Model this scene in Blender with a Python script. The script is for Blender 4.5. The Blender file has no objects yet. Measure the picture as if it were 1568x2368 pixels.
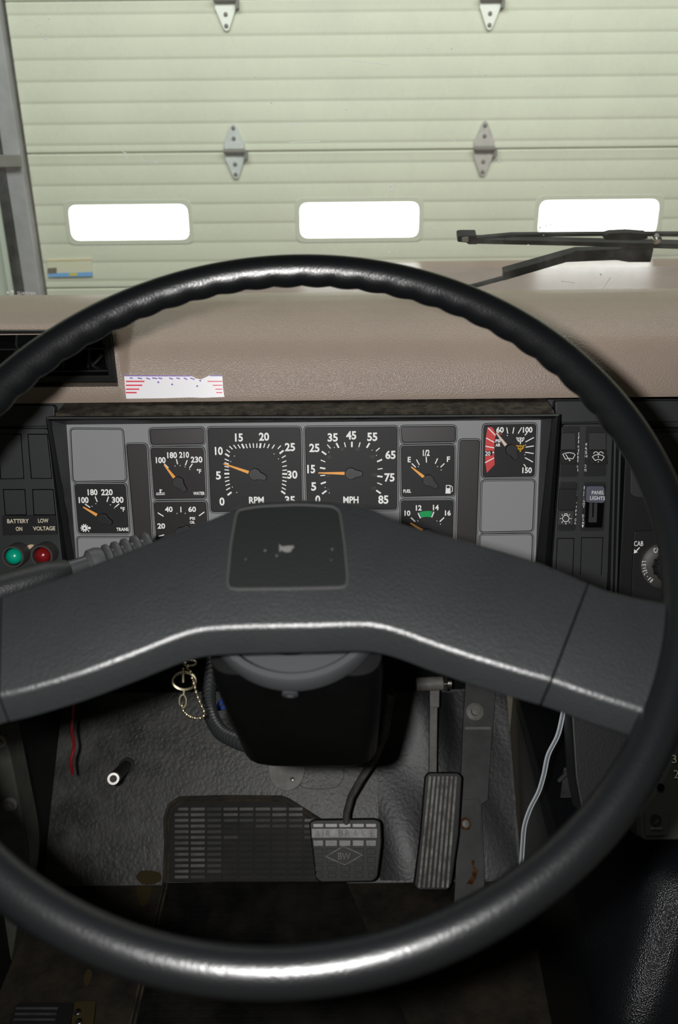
import bpy, bmesh, math, random
from mathutils import Vector, Matrix

random.seed(7)
SC = bpy.context.scene
COL = SC.collection
R = math.radians
Z0 = 1.15                      # eye height above the cab floor

# ------------------------------------------------------------------ camera
FPX, CX, CY = 1911.0, 784.0, 1184.0
PITCH, ROLL = math.atan(1911.0 / 4500.0), R(0.6)
EYE = Vector((0, 0, Z0))
FW = Vector((0, math.cos(PITCH), -math.sin(PITCH)))
_r0 = Vector((1, 0, 0)); _u0 = _r0.cross(FW)
RT = _r0 * math.cos(ROLL) - _u0 * math.sin(ROLL)
UP = _u0 * math.cos(ROLL) + _r0 * math.sin(ROLL)
cd = bpy.data.cameras.new('camera')
cam = bpy.data.objects.new('camera', cd); COL.objects.link(cam)
cam.matrix_world = Matrix(((RT.x, UP.x, -FW.x, EYE.x), (RT.y, UP.y, -FW.y, EYE.y), (RT.z, UP.z, -FW.z, EYE.z), (0, 0, 0, 1)))
cd.sensor_fit = 'VERTICAL'; cd.sensor_height = 22.3; cd.sensor_width = 14.77
cd.lens = 22.3 * FPX / 2368.0
cd.clip_start = 0.02
cd.dof.use_dof = True; cd.dof.focus_distance = 1.0; cd.dof.aperture_fstop = 4.5
SC.camera = cam

# ------------------------------------------------------------------ light
world = bpy.data.worlds.new('world'); SC.world = world; world.use_nodes = True
wb = world.node_tree.nodes['Background']
wb.inputs[0].default_value = (1.0, 0.93, 0.72, 1); wb.inputs[1].default_value = 0.06

def lamp(name, kind, loc, target, energy, color=(1, 1, 1), size=0.1, size_y=None, **kw):
    l = bpy.data.lights.new(name, kind); l.energy = energy; l.color = color
    if kind == 'AREA':
        l.size = size
        if size_y: l.shape = 'RECTANGLE'; l.size_y = size_y
    else:
        l.shadow_soft_size = size
    for k, v in kw.items(): setattr(l, k, v)
    o = bpy.data.objects.new(name, l); COL.objects.link(o); o.location = loc
    o.rotation_euler = (Vector(target) - Vector(loc)).to_track_quat('-Z', 'Y').to_euler()
    return o
# the camera's own flash, just left of the lens
flash_at = EYE - RT * 0.046 + UP * 0.012 - FW * 0.01
lamp('camera_flash', 'SPOT', flash_at, flash_at + FW + UP * 0.06, 32.0, (1.0, 0.985, 0.97), 0.010,
     spot_size=R(112), spot_blend=0.6)
# garage ceiling lights between the truck and the big door
lamp('garage_light', 'AREA', (0.3, 1.55, Z0 + 1.45), (0.3, 3.3, Z0 - 0.15), 68, (0.99, 1.0, 0.95), 4.0, 0.7)
SC.view_settings.view_transform = 'Standard'; SC.view_settings.look = 'None'
SC.view_settings.exposure = 0.0; SC.view_settings.gamma = 1.0
SC.view_settings.use_curve_mapping = False

# ------------------------------------------------------------------ materials
MATS = {}
OUTSIDE = ('print', 'needle_o', 'needle_p', 'sticker', 'chip', 'lens', 'cord', 'door', 'hinge', 'track', 'seal', 'wall_w', 'window', 'hood', 'wiper', 'dust_w', 'label', 'steel', 'brass')
def mat(name, col, rough=0.5, spec=0.5, metal=0.0, bump=0.0, bscale=300.0, var=0.0, vscale=20.0, col2=None,
        emit=0.0, vor=False, coat=0.0, rvar=0.0, detail=3.0):
    m = bpy.data.materials.new(name); m.use_nodes = True
    nt = m.node_tree; b = nt.nodes['Principled BSDF']
    if not name.startswith(OUTSIDE):
        col = tuple(0.8 * c for c in col); col2 = col2 and tuple(0.8 * c for c in col2)
    c = (col[0], col[1], col[2], 1)
    b.inputs['Base Color'].default_value = c
    b.inputs['Roughness'].default_value = rough
    b.inputs['Specular IOR Level'].default_value = spec
    b.inputs['Metallic'].default_value = metal
    b.inputs['Coat Weight'].default_value = coat
    tc = nt.nodes.new('ShaderNodeTexCoord')
    if emit:
        b.inputs['Emission Color'].default_value = c; b.inputs['Emission Strength'].default_value = emit
    if var or col2:
        n = nt.nodes.new('ShaderNodeTexNoise'); n.inputs['Scale'].default_value = vscale
        n.inputs['Detail'].default_value = 6.0; n.inputs['Roughness'].default_value = 0.65
        nt.links.new(tc.outputs['Object'], n.inputs['Vector'])
        rp = nt.nodes.new('ShaderNodeValToRGB')
        rp.color_ramp.elements[0].position = 0.38; rp.color_ramp.elements[1].position = 0.66
        k = 1.0 - var
        rp.color_ramp.elements[0].color = (c[0] * k, c[1] * k, c[2] * k, 1)
        c2 = col2 or (col[0] * (1 + var), col[1] * (1 + var), col[2] * (1 + var))
        rp.color_ramp.elements[1].color = (c2[0], c2[1], c2[2], 1)
        nt.links.new(n.outputs['Fac'], rp.inputs['Fac'])
        nt.links.new(rp.outputs['Color'], b.inputs['Base Color'])
        if rvar:
            mr = nt.nodes.new('ShaderNodeMapRange')
            mr.inputs['To Min'].default_value = rough - rvar; mr.inputs['To Max'].default_value = rough + rvar
            nt.links.new(n.outputs['Fac'], mr.inputs['Value']); nt.links.new(mr.outputs['Result'], b.inputs['Roughness'])
    if bump:
        if vor:
            t = nt.nodes.new('ShaderNodeTexVoronoi'); t.inputs['Scale'].default_value = bscale
            out = t.outputs['Distance']
        else:
            t = nt.nodes.new('ShaderNodeTexNoise'); t.inputs['Scale'].default_value = bscale
            t.inputs['Detail'].default_value = detail; out = t.outputs['Fac']
        nt.links.new(tc.outputs['Object'], t.inputs['Vector'])
        bp = nt.nodes.new('ShaderNodeBump'); bp.inputs['Strength'].default_value = bump
        bp.inputs['Distance'].default_value = 0.001
        nt.links.new(out, bp.inputs['Height']); nt.links.new(bp.outputs['Normal'], b.inputs['Normal'])
    MATS[name] = m
    return m

mat('rim_black', (0.0045, 0.005, 0.0056), 0.30, 0.55, bump=0.22, bscale=700)
mat('hub_grey', (0.0115, 0.0130, 0.0140), 0.40, 0.6, bump=0.30, bscale=650, var=0.10, vscale=14)
mat('horn_rubber', (0.0040, 0.0052, 0.0052), 0.6, 0.22, bump=0.15, bscale=500)
mat('worn_grey', (0.10, 0.097, 0.092), 0.75, 0.2)
mat('bead_grey', (0.03, 0.03, 0.029), 0.7, 0.25)
mat('shroud_black', (0.0018, 0.002, 0.0021), 0.35, 0.35, var=0.3, vscale=30)
mat('collar_grey', (0.045, 0.047, 0.050), 0.32, 0.6)
mat('tan_vinyl', (0.40, 0.315, 0.255), 0.40, 0.5, bump=0.45, bscale=640, vor=True, var=0.05, vscale=6)
mat('trim_black', (0.034, 0.0365, 0.038), 0.5, 0.4, bump=0.12, bscale=900)
mat('bezel_black', (0.009, 0.010, 0.0105), 0.32, 0.5)
mat('dusty_ledge', (0.024, 0.021, 0.017), 0.85, 0.2, col2=(0.075, 0.064, 0.048), var=0.2, vscale=90)
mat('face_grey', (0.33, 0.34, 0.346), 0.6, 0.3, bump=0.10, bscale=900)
mat('groove', (0.030, 0.031, 0.032), 0.8, 0.1)
mat('edge_grey', (0.35, 0.36, 0.365), 0.5, 0.4)
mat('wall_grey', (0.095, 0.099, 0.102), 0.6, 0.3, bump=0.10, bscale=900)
mat('blank_grey', (0.33, 0.337, 0.343), 0.62, 0.3, bump=0.10, bscale=900)
mat('dial_black', (0.017, 0.0175, 0.0185), 0.55, 0.3)
mat('dial_maroon', (0.019, 0.0155, 0.016), 0.5, 0.3)
mat('slot_maroon', (0.035, 0.030, 0.031), 0.45, 0.4)
mat('print_white', (0.95, 0.95, 0.94), 0.6, 0.2)
mat('print_dim', (0.075, 0.075, 0.075), 0.6, 0.2)
mat('print_cream', (0.72, 0.66, 0.50), 0.6, 0.2)
mat('print_red', (0.66, 0.075, 0.075), 0.6, 0.2)
mat('print_green', (0.01, 0.36, 0.10), 0.6, 0.2)
mat('print_amber', (0.80, 0.42, 0.02), 0.6, 0.2)
mat('needle_orange', (0.95, 0.42, 0.09), 0.5, 0.3)
mat('needle_pale', (0.78, 0.62, 0.54), 0.5, 0.3)
mat('needle_cap', (0.018, 0.0185, 0.020), 0.45, 0.4)
mat('switch_black', (0.015, 0.0155, 0.0165), 0.45, 0.4)
mat('switch_face', (0.036, 0.038, 0.041), 0.5, 0.4)
mat('knob_grey', (0.115, 0.118, 0.16), 0.5, 0.4)
mat('lens_green', (0.0, 0.36, 0.22), 0.25, 0.5, coat=0.3)
mat('lens_red', (0.20, 0.008, 0.010), 0.22, 0.5, coat=0.3)
mat('lever_grey', (0.062, 0.064, 0.066), 0.45, 0.4)
mat('ring_grey', (0.065, 0.063, 0.058), 0.5, 0.4)
mat('chip', (0.62, 0.44, 0.30), 0.7)
mat('sticker_white', (0.95, 0.94, 0.97), 0.3, 0.7)
mat('sticker_red', (0.80, 0.03, 0.08), 0.4)
mat('sticker_purple', (0.25, 0.18, 0.55), 0.4)
mat('vent_black', (0.010, 0.0105, 0.011), 0.3, 0.6)
mat('door_cream', (0.655, 0.675, 0.56), 0.55, 0.3, var=0.03, vscale=2.0)
mat('door_frame_cream', (0.63, 0.65, 0.55), 0.6, 0.3)
mat('hinge_steel', (0.60, 0.64, 0.64), 0.5, 0.4, var=0.10, vscale=30)
mat('hinge_brown', (0.50, 0.475, 0.46), 0.55, 0.4, var=0.10, vscale=30)
mat('hinge_white', (0.88, 0.90, 0.86), 0.4, 0.5)
mat('dark_steel', (0.26, 0.255, 0.23), 0.6, 0.4)
mat('track_grey', (0.36, 0.36, 0.375), 0.6, 0.4, var=0.12, vscale=8)
mat('seal_black', (0.016, 0.022, 0.022), 0.6, 0.4, var=0.3, vscale=60)
mat('wall_white', (0.60, 0.66, 0.58), 0.8, 0.2, var=0.03, vscale=3)
mat('window_glow', (1.0, 1.0, 1.0), 0.6, 0.2, emit=4.5)
mat('hood_red', (0.15, 0.075, 0.085), 0.36, 0.9, var=0.2, vscale=5)
mat('hood_trim', (0.22, 0.05, 0.05), 0.12, 0.9)
mat('wiper_black', (0.004, 0.006, 0.006), 0.5, 0.3)
mat('steel_bright', (0.62, 0.61, 0.58), 0.25, 0.5, metal=1.0)
mat('brass', (0.62, 0.55, 0.38), 0.28, 0.5, metal=1.0)
mat('mat_rubber', (0.042, 0.043, 0.040), 0.44, 0.5, bump=0.9, bscale=150, col2=(0.098, 0.098, 0.092), var=0.35, vscale=14, rvar=0.12)
mat('firewall_black', (0.006, 0.006, 0.0058), 0.6, 0.3, bump=0.3, bscale=60, var=0.4, vscale=10)
mat('tread_rubber', (0.006, 0.006, 0.0055), 0.6, 0.25, col2=(0.022, 0.020, 0.016), var=0.5, vscale=9)  # near-black base carries the soft shade lying over the mat
mat('tread_shaded', (0.006, 0.006, 0.0058), 0.6, 0.3, col2=(0.022, 0.020, 0.016), var=0.4, vscale=9)
mat('tread_lit', (0.060, 0.060, 0.056), 0.5, 0.4, col2=(0.14, 0.138, 0.13), var=0.5, vscale=16)
mat('floor_black', (0.016, 0.0155, 0.014), 0.6, 0.3, bump=0.6, bscale=140, col2=(0.052, 0.043, 0.028), var=0.5, vscale=7)  # footwell shade put into this near-black base; ochre mottling is dirt
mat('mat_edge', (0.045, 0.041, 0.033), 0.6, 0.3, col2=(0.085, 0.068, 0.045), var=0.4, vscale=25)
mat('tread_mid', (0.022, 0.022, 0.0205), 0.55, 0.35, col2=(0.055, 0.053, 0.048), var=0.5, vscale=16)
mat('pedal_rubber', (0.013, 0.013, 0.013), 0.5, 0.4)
mat('pedal_rib', (0.24, 0.235, 0.215), 0.55, 0.4, col2=(0.40, 0.39, 0.36), var=0.45, vscale=60)
mat('pedal_bright', (0.60, 0.56, 0.58), 0.45, 0.5)
mat('liner_black', (0.013, 0.0145, 0.017), 0.42, 0.5, bump=0.5, bscale=160, var=0.25, vscale=12)
mat('pedal_metal', (0.16, 0.16, 0.16), 0.35, 0.5, metal=0.3, var=0.25, vscale=70)
mat('pedal_arm', (0.12, 0.115, 0.105), 0.5, 0.5, var=0.3, vscale=40)
mat('plate_grey', (0.24, 0.23, 0.21), 0.5, 0.4, var=0.25, vscale=35)
mat('brace_grey', (0.060, 0.063, 0.062), 0.55, 0.4, var=0.35, vscale=14)
mat('rust', (0.10, 0.038, 0.014), 0.9, 0.1, col2=(0.20, 0.085, 0.04), var=0.4, vscale=120)
mat('ochre_dirt', (0.10, 0.070, 0.025), 0.9, 0.1, col2=(0.055, 0.042, 0.02), var=0.4, vscale=60)
mat('green_paint', (0.10, 0.105, 0.085), 0.5, 0.4, var=0.3, vscale=9)
mat('cord_white', (0.52, 0.55, 0.58), 0.4, 0.5)
mat('cord_core', (0.16, 0.18, 0.195), 0.4, 0.5)
mat('conduit_black', (0.020, 0.022, 0.023), 0.3, 0.6)
mat('wire_blue', (0.02, 0.05, 0.22), 0.5)
mat('wire_red', (0.30, 0.01, 0.012), 0.5)
mat('vinyl_black', (0.006, 0.007, 0.009), 0.29, 0.26, bump=0.4, bscale=620, vor=True)
mat('console_black', (0.009, 0.010, 0.0105), 0.5, 0.35, bump=0.2, bscale=300)
mat('console_plate', (0.060, 0.062, 0.056), 0.5, 0.4, var=0.15, vscale=12)
mat('cavity', (0.002, 0.002, 0.002), 0.9, 0.05)
mat('dust_white', (0.9, 0.9, 0.9), 0.8, 0.1)
mat('label_blue', (0.20, 0.46, 0.86), 0.5)
mat('label_cream', (0.74, 0.73, 0.56), 0.5)
mat('label_yellow', (0.75, 0.62, 0.05), 0.5)
mat('label_dark', (0.16, 0.14, 0.10), 0.5)
mat('label_tan', (0.72, 0.60, 0.36), 0.5)
mat('jean_blue', (0.006, 0.010, 0.045), 0.9, 0.1)

def glass_material():
    m = bpy.data.materials.new('dusty_glass'); m.use_nodes = True
    nt = m.node_tree; nt.nodes.clear()
    out = nt.nodes.new('ShaderNodeOutputMaterial')
    tr = nt.nodes.new('ShaderNodeBsdfTransparent'); tr.inputs[0].default_value = (0.95, 0.97, 0.95, 1)
    gl = nt.nodes.new('ShaderNodeBsdfGlossy'); gl.inputs['Roughness'].default_value = 0.02
    df = nt.nodes.new('ShaderNodeBsdfDiffuse'); df.inputs[0].default_value = (0.8, 0.8, 0.82, 1)
    tc = nt.nodes.new('ShaderNodeTexCoord')
    n = nt.nodes.new('ShaderNodeTexNoise'); n.inputs['Scale'].default_value = 9; n.inputs['Detail'].default_value = 8
    n.inputs['Roughness'].default_value = 0.75
    nt.links.new(tc.outputs['Object'], n.inputs['Vector'])
    mr = nt.nodes.new('ShaderNodeMapRange'); mr.inputs['From Min'].default_value = 0.45; mr.inputs['From Max'].default_value = 0.85
    mr.inputs['To Min'].default_value = 0.008; mr.inputs['To Max'].default_value = 0.14
    nt.links.new(n.outputs['Fac'], mr.inputs['Value'])
    m1 = nt.nodes.new('ShaderNodeMixShader'); m2 = nt.nodes.new('ShaderNodeMixShader')
    m1.inputs[0].default_value = 0.03
    nt.links.new(tr.outputs[0], m1.inputs[1]); nt.links.new(gl.outputs[0], m1.inputs[2])
    nt.links.new(mr.outputs['Result'], m2.inputs[0])
    nt.links.new(m1.outputs[0], m2.inputs[1]); nt.links.new(df.outputs[0], m2.inputs[2])
    nt.links.new(m2.outputs[0], out.inputs[0])
    MATS['dusty_glass'] = m
glass_material()

# ------------------------------------------------------------------ planes of the place
def W(x, y, z): return Vector((x, y, z + Z0))        # metres right, ahead and up from the eye

def ray(px, py): return (FW + RT * ((px - CX) / FPX) - UP * ((py - CY) / FPX))

class Frame:
    """a real plane in the cab: origin, right, up, normal"""
    def __init__(s, o, u, v):
        s.o = Vector(o); s.u = Vector(u).normalized(); v = Vector(v)
        s.v = (v - s.u * v.dot(s.u)).normalized(); s.n = s.u.cross(s.v)
    def P(s, u, v, w=0.0): return s.o + s.u * u + s.v * v + s.n * w
    def uv(s, px, py, w=0.0):
        d = ray(px, py); o = s.o + s.n * w
        t = (o - EYE).dot(s.n) / d.dot(s.n)
        q = EYE + d * t - o
        return (q.dot(s.u), q.dot(s.v))
    def at(s, px, py, w=0.0):
        a = s.uv(px, py, w); return s.P(a[0], a[1], w)
    def size(s, px, py):
        a = s.uv(px, py); b = s.uv(px + 1, py); c = s.uv(px, py - 1)
        return math.hypot(b[0] - a[0], b[1] - a[1]), math.hypot(c[0] - a[0], c[1] - a[1])

def plane_from(px, py, depth, u, v):
    return Frame(EYE + ray(px, py) * depth, u, v)

CLEAN = R(13)
CL = plane_from(700, 1130, 1.04, (1, 0, 0), (0, math.sin(CLEAN), math.cos(CLEAN)))          # instrument panel
_t, _y = 0.9737, -0.0321
_n = Vector((math.sin(_y) * math.cos(_t), -math.cos(_y) * math.cos(_t), math.sin(_t)))
_a = Vector((0, 0, 1)).cross(_n).normalized()
WH = Frame(W(-0.0335, 0.4691, -0.2128), _a, _n.cross(_a))                                    # steering wheel
FL = Frame(W(0, 1.065, -1.15), (1, 0, 0), (0, 1, 0))                                         # cab floor
TB = Frame(W(0, 1.065, -1.15), (1, 0, 0), (0, math.cos(R(46)), math.sin(R(46))))             # toe board
GL = Frame(W(0, 1.42, -0.24), (1, 0, 0), (0, -0.45, 0.89))                                   # windscreen
DR = Frame(W(0, 3.2, 0), (1, 0, 0), (0, 0, 1))                                               # garage door

# ------------------------------------------------------------------ mesh builder
def rounded(pts, r, seg=4):
    out = []
    n = len(pts)
    for i in range(n):
        p = Vector(pts[i]); a = Vector(pts[i - 1]); b = Vector(pts[(i + 1) % n])
        da = (a - p); db = (b - p)
        rr = r[i] if isinstance(r, (list, tuple)) else r
        k = min(rr, da.length * 0.45, db.length * 0.45)
        if k < 1e-6: out.append(tuple(p)); continue
        pa = p + da.normalized() * k; pb = p + db.normalized() * k
        for j in range(seg + 1):
            t = j / seg
            q = pa * (1 - t) ** 2 + p * 2 * t * (1 - t) + pb * t * t
            out.append(tuple(q))
    return out

_tcache = {}
def text_mesh(s, bold=0.012):
    k = (s, bold)
    if k in _tcache: return _tcache[k]
    cu = bpy.data.curves.new('t', 'FONT'); cu.body = s; cu.size = 1.0; cu.offset = bold
    cu.resolution_u = 3; cu.align_x = 'CENTER'; cu.fill_mode = 'FRONT'
    o = bpy.data.objects.new('t', cu); COL.objects.link(o)
    dg = bpy.context.evaluated_depsgraph_get(); dg.update()
    me = bpy.data.meshes.new_from_object(o.evaluated_get(dg))
    vs = [v.co.copy() for v in me.vertices]; fs = [list(p.vertices) for p in me.polygons]
    bpy.data.objects.remove(o); bpy.data.curves.remove(cu); bpy.data.meshes.remove(me)
    x0 = min(v.x for v in vs); x1 = max(v.x for v in vs); y0 = min(v.y for v in vs); y1 = max(v.y for v in vs)
    vs = [((v.x - (x0 + x1) / 2) / (x1 - x0), (v.y - (y0 + y1) / 2) / (y1 - y0)) for v in vs]
    _tcache[k] = (vs, fs)
    return vs, fs

class MB:
    def __init__(s, *mats):
        s.bm = bmesh.new(); s.mats = list(mats)
    def mi(s, m):
        if m is None: return 0
        if m not in s.mats: s.mats.append(m)
        return s.mats.index(m)
    def face(s, vs, m=None):
        try: f = s.bm.faces.new(vs)
        except ValueError: return None
        f.material_index = s.mi(m); f.smooth = True
        return f
    def poly(s, pts, m=None):
        return s.face([s.bm.verts.new(p) for p in pts], m)
    def prism(s, pts, vec, m=None, back=None):
        a = [s.bm.verts.new(p) for p in pts]
        b = [s.bm.verts.new(Vector(p) + Vector(vec)) for p in pts] if back is None else [s.bm.verts.new(p) for p in back]
        n = len(a)
        s.face(a, m); s.face(b[::-1], m)
        for i in range(n): s.face([a[i], b[i], b[(i + 1) % n], a[(i + 1) % n]], m)
        return s
    def slab(s, fr, uvs, w, th, m=None):
        s.prism([fr.P(a, b, w) for a, b in uvs], -fr.n * th, m); return s
    def pslab(s, fr, pxs, w, th, m=None, r=0.0, seg=4):
        """outline read off on the plane (offset w), rounded, given thickness th"""
        uvs = [fr.uv(x, y, w) for x, y in pxs]
        if r: uvs = rounded(uvs, r, seg)
        return s.slab(fr, uvs, w, th, m)
    def ring(s, fr, uo, ui, w, th, m=None):
        n = len(uo)
        A = [s.bm.verts.new(fr.P(a, b, w)) for a, b in uo]; B = [s.bm.verts.new(fr.P(a, b, w)) for a, b in ui]
        C = [s.bm.verts.new(fr.P(a, b, w - th)) for a, b in uo]; D = [s.bm.verts.new(fr.P(a, b, w - th)) for a, b in ui]
        for i in range(n):
            j = (i + 1) % n
            s.face([A[i], A[j], B[j], B[i]], m); s.face([A[i], C[i], C[j], A[j]], m)
            s.face([B[i], B[j], D[j], D[i]], m); s.face([C[i], D[i], D[j], C[j]], m)
        return s
    def box(s, c, dx, dy, dz, ax=None, m=None):
        c = Vector(c); X, Y, Zv = ax if ax else (Vector((1, 0, 0)), Vector((0, 1, 0)), Vector((0, 0, 1)))
        p = [c + X * (a * dx / 2) + Y * (b * dy / 2) + Zv * (dz / 2) for a, b in ((-1, -1), (1, -1), (1, 1), (-1, 1))]
        return s.prism(p, -Zv * dz, m)
    def rings(s, loops, m=None, closed=True, cap=True, loop=False):
        V = [[s.bm.verts.new(p) for p in L] for L in loops]
        n = len(V[0]); k = len(V)
        for i in range(k if loop else k - 1):
            a, b = V[i], V[(i + 1) % k]
            for j in range(n if closed else n - 1):
                s.face([a[j], a[(j + 1) % n], b[(j + 1) % n], b[j]], m)
        if cap and closed and not loop:
            s.face(V[0][::-1], m); s.face(V[-1], m)
        return s
    def tube(s, path, rad, seg=12, m=None, closed=False, flat=1.0, ref=None):
        path = [Vector(p) for p in path]; n = len(path); loops = []
        up = Vector(ref) if ref else None
        prev = None
        for i, p in enumerate(path):
            if closed: t = path[(i + 1) % n] - path[i - 1]
            else: t = path[min(i + 1, n - 1)] - path[max(i - 1, 0)]
            t.normalize()
            base = prev if prev is not None else (up if up else (Vector((0, 0, 1)) if abs(t.z) < 0.9 else Vector((1, 0, 0))))
            x = (base - t * base.dot(t)).normalized(); y = t.cross(x)
            if up is None: prev = x
            r = rad[i] if isinstance(rad, (list, tuple)) else rad
            loops.append([p + x * (math.cos(2 * math.pi * k / seg) * r * flat) + y * (math.sin(2 * math.pi * k / seg) * r) for k in range(seg)])
        return s.rings(loops, m, True, True, closed)
    def lathe(s, o, axis, prof, seg=32, m=None):
        """prof: (radius, distance along axis)"""
        o = Vector(o); t = Vector(axis).normalized()
        x = t.orthogonal().normalized(); y = t.cross(x)
        loops = []
        for r, h in prof:
            r = max(r, 1e-5)
            loops.append([o + t * h + x * (math.cos(2 * math.pi * k / seg) * r) + y * (math.sin(2 * math.pi * k / seg) * r) for k in range(seg)])
        return s.rings(loops, m)
    def text(s, fr, body, px, py, wpx, hpx, w, m, rot=0.0, bold=0.012, th=0.0):
        vs, fs = text_mesh(body, bold)
        cu, cv = fr.uv(px, py, w); su, sv = fr.size(px, py)
        c, sn = math.cos(R(rot)), math.sin(R(rot))
        def T(x, y, dw):
            x *= wpx * su; y *= hpx * sv
            return fr.P(cu + x * c - y * sn, cv + x * sn + y * c, w + dw)
        A = [s.bm.verts.new(T(x, y, 0)) for x, y in vs]
        for f in fs: s.face([A[i] for i in f], m)
        return s
    def stroke(s, fr, p0, p1, wpx, w, m, th=0.0003):
        """a printed or raised stroke between two points of the plane"""
        a = Vector(fr.uv(*p0, w)); b = Vector(fr.uv(*p1, w)); d = (b - a)
        if d.length < 1e-7: return s
        d.normalize(); q = Vector((-d.y, d.x)) * (wpx * fr.size(*p0)[0] / 2)
        return s.slab(fr, [tuple(a + q), tuple(a - q), tuple(b - q), tuple(b + q)], w, th, m)
    def pline(s, fr, pts, wpx, w, m, closed=False, th=0.0003):
        n = len(pts)
        for i in range(n if closed else n - 1): s.stroke(fr, pts[i], pts[(i + 1) % n], wpx, w, m, th)
        return s
    def disc(s, fr, px, py, rpx, w, th, m=None, seg=20, sy=1.0):
        c = fr.uv(px, py, w); k = fr.size(px, py)[0] * rpx
        return s.slab(fr, [(c[0] + k * math.cos(2 * math.pi * i / seg), c[1] + k * sy * math.sin(2 * math.pi * i / seg)) for i in range(seg)], w, th, m)
    def build(s, name, parent=None, bevel=0.0, seg=2, sharp=38, bang=32, label=None):
        bm = s.bm
        bmesh.ops.remove_doubles(bm, verts=bm.verts, dist=1e-7)
        bmesh.ops.recalc_face_normals(bm, faces=bm.faces)
        if parent is None:
            xs = [v.co for v in bm.verts]
            org = Vector(((min(c.x for c in xs) + max(c.x for c in xs)) / 2, (min(c.y for c in xs) + max(c.y for c in xs)) / 2, min(c.z for c in xs)))
        else:
            org = ORG[parent.name]
        bmesh.ops.translate(bm, verts=bm.verts, vec=-org)
        ang = R(sharp)
        for e in bm.edges:
            if len(e.link_faces) == 2 and e.calc_face_angle(0) > ang: e.smooth = False
        me = bpy.data.meshes.new(name); bm.to_mesh(me); bm.free()
        for k in (s.mats or ['trim_black']): me.materials.append(MATS[k])
        o = bpy.data.objects.new(name, me); COL.objects.link(o)
        if parent is None: o.location = org
        else: o.parent = parent
        ORG[o.name] = org
        if bevel:
            b = o.modifiers.new('bevel', 'BEVEL'); b.width = bevel; b.segments = seg; b.limit_method = 'ANGLE'
            b.angle_limit = R(bang); b.harden_normals = True; b.use_clamp_overlap = True
        if label: o['label'] = label
        return o
class Marks(MB):
    """printed markings kept apart by what they are: figures, ticks, words, symbols"""
    def __init__(s, *mats): s.layers = {}; s.cur = 'tick_marks'; s.bm = None
    def use(s, n): s.cur = n; return s
    def L(s, n=None):
        n = n or s.cur
        if n not in s.layers: s.layers[n] = MB()
        return s.layers[n]
    def stroke(s, *a, **k): s.L().stroke(*a, **k); return s
    def pslab(s, *a, **k): s.L().pslab(*a, **k); return s
    def disc(s, *a, **k): s.L().disc(*a, **k); return s
    def text(s, fr, body, *a, **k):
        s.L(('numeral' if any(c.isdigit() for c in body) else 'lettering') + '|%d' % len(s.layers)).text(fr, body, *a, **k); return s
    def build(s, name, parent=None, **k):
        for n, m in s.layers.items(): m.build(n.split('|')[0], parent, **k)
ORG = {}
def thing(name, label, cat, loc, group=None):
    o = bpy.data.objects.new(name, None); o.empty_display_size = 0.02; COL.objects.link(o)
    o.location = loc; ORG[o.name] = Vector(loc)
    return tag(o, label, cat, group)
def tag(o, label, cat, group=None, kind=None):
    o['label'] = label; o['category'] = cat
    if group: o['group'] = group
    if kind: o['kind'] = kind
    return o
def struct(o):
    o['kind'] = 'structure'; return o
def rect(x0, y0, x1, y1): return [(x0, y0), (x1, y0), (x1, y1), (x0, y1)]

# ================================================================== GARAGE
JZ = DR.uv(784, 349)[1] + Z0            # the joint between two door sections
JT = DR.uv(784, -4)[1] + Z0
SEC = JT - JZ
NR = 7
DX0 = DR.uv(62, 349)[0]                 # left edge of the door leaf
DX1 = DX0 + 3.9
YD = DR.o.y
WIN = [(298, 520), (831, 508), (1383, 508)]
wz1 = DR.uv(831, 466)[1] + Z0; wz0 = DR.uv(831, 551)[1] + Z0
wins = []
for px, py in WIN:
    u = DR.uv(px, 510)[0]; hw = (DR.uv(px + 139, 510)[0] - DR.uv(px - 139, 510)[0]) / 2
    wins.append((u - hw, u + hw))

door_mb = MB('door_cream')
door = None
def door_profile(z0, z1):
    """ribbed face of one section, (y offset, z) from bottom to top"""
    p = [(0.004, z0 + 0.001), (-0.0005, z0 + 0.006)]
    pitch = SEC / NR
    for k in range(NR):
        zc = z0 + (k + 0.42) * pitch
        p += [(0.0, zc - 0.008), (0.0018, zc - 0.003), (0.0018, zc - 0.001), (-0.0005, zc + 0.004), (0.0, zc + 0.010)]
    p += [(-0.0005, z1 - 0.006), (0.004, z1 - 0.001)]
    return p
dm = MB('door_cream')
zlo = JZ - SEC * 5
dm.box(((DX0 + DX1) / 2, YD + 0.045, (zlo + JZ + 2 * SEC) / 2), DX1 - DX0, 0.01, 7 * SEC, None, 'door_cream')
door = struct(dm.build('door_1'))
door['label'] = 'large cream sectional garage door with three lit windows'
for k in range(-4, 2):
    z0 = JZ + SEC * k; z1 = z0 + SEC
    m = MB('door_cream')
    prof = door_profile(z0, z1)
    if k == -1:
        # the section with windows: face split into strips around the openings
        xs = [DX0]
        for a, b in wins: xs += [a, b]
        xs += [DX1]
        for i in range(len(xs) - 1):
            if i % 2 == 0:
                m.rings([[Vector((x, YD + y, z)) for y, z in prof] for x in (xs[i], xs[i + 1])], None, False, False)
            else:
                lo = [q for q in prof if q[1] < wz0] + [(0.0, wz0)]
                hi = [(0.0, wz1)] + [q for q in prof if q[1] > wz1]
                for part in (lo, hi):
                    m.rings([[Vector((x, YD + y, z)) for y, z in part] for x in (xs[i], xs[i + 1])], None, False, False)
    else:
        m.rings([[Vector((x, YD + y, z)) for y, z in prof] for x in (DX0, DX1)], None, False, False)
    m.build('door_section', door)
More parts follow.
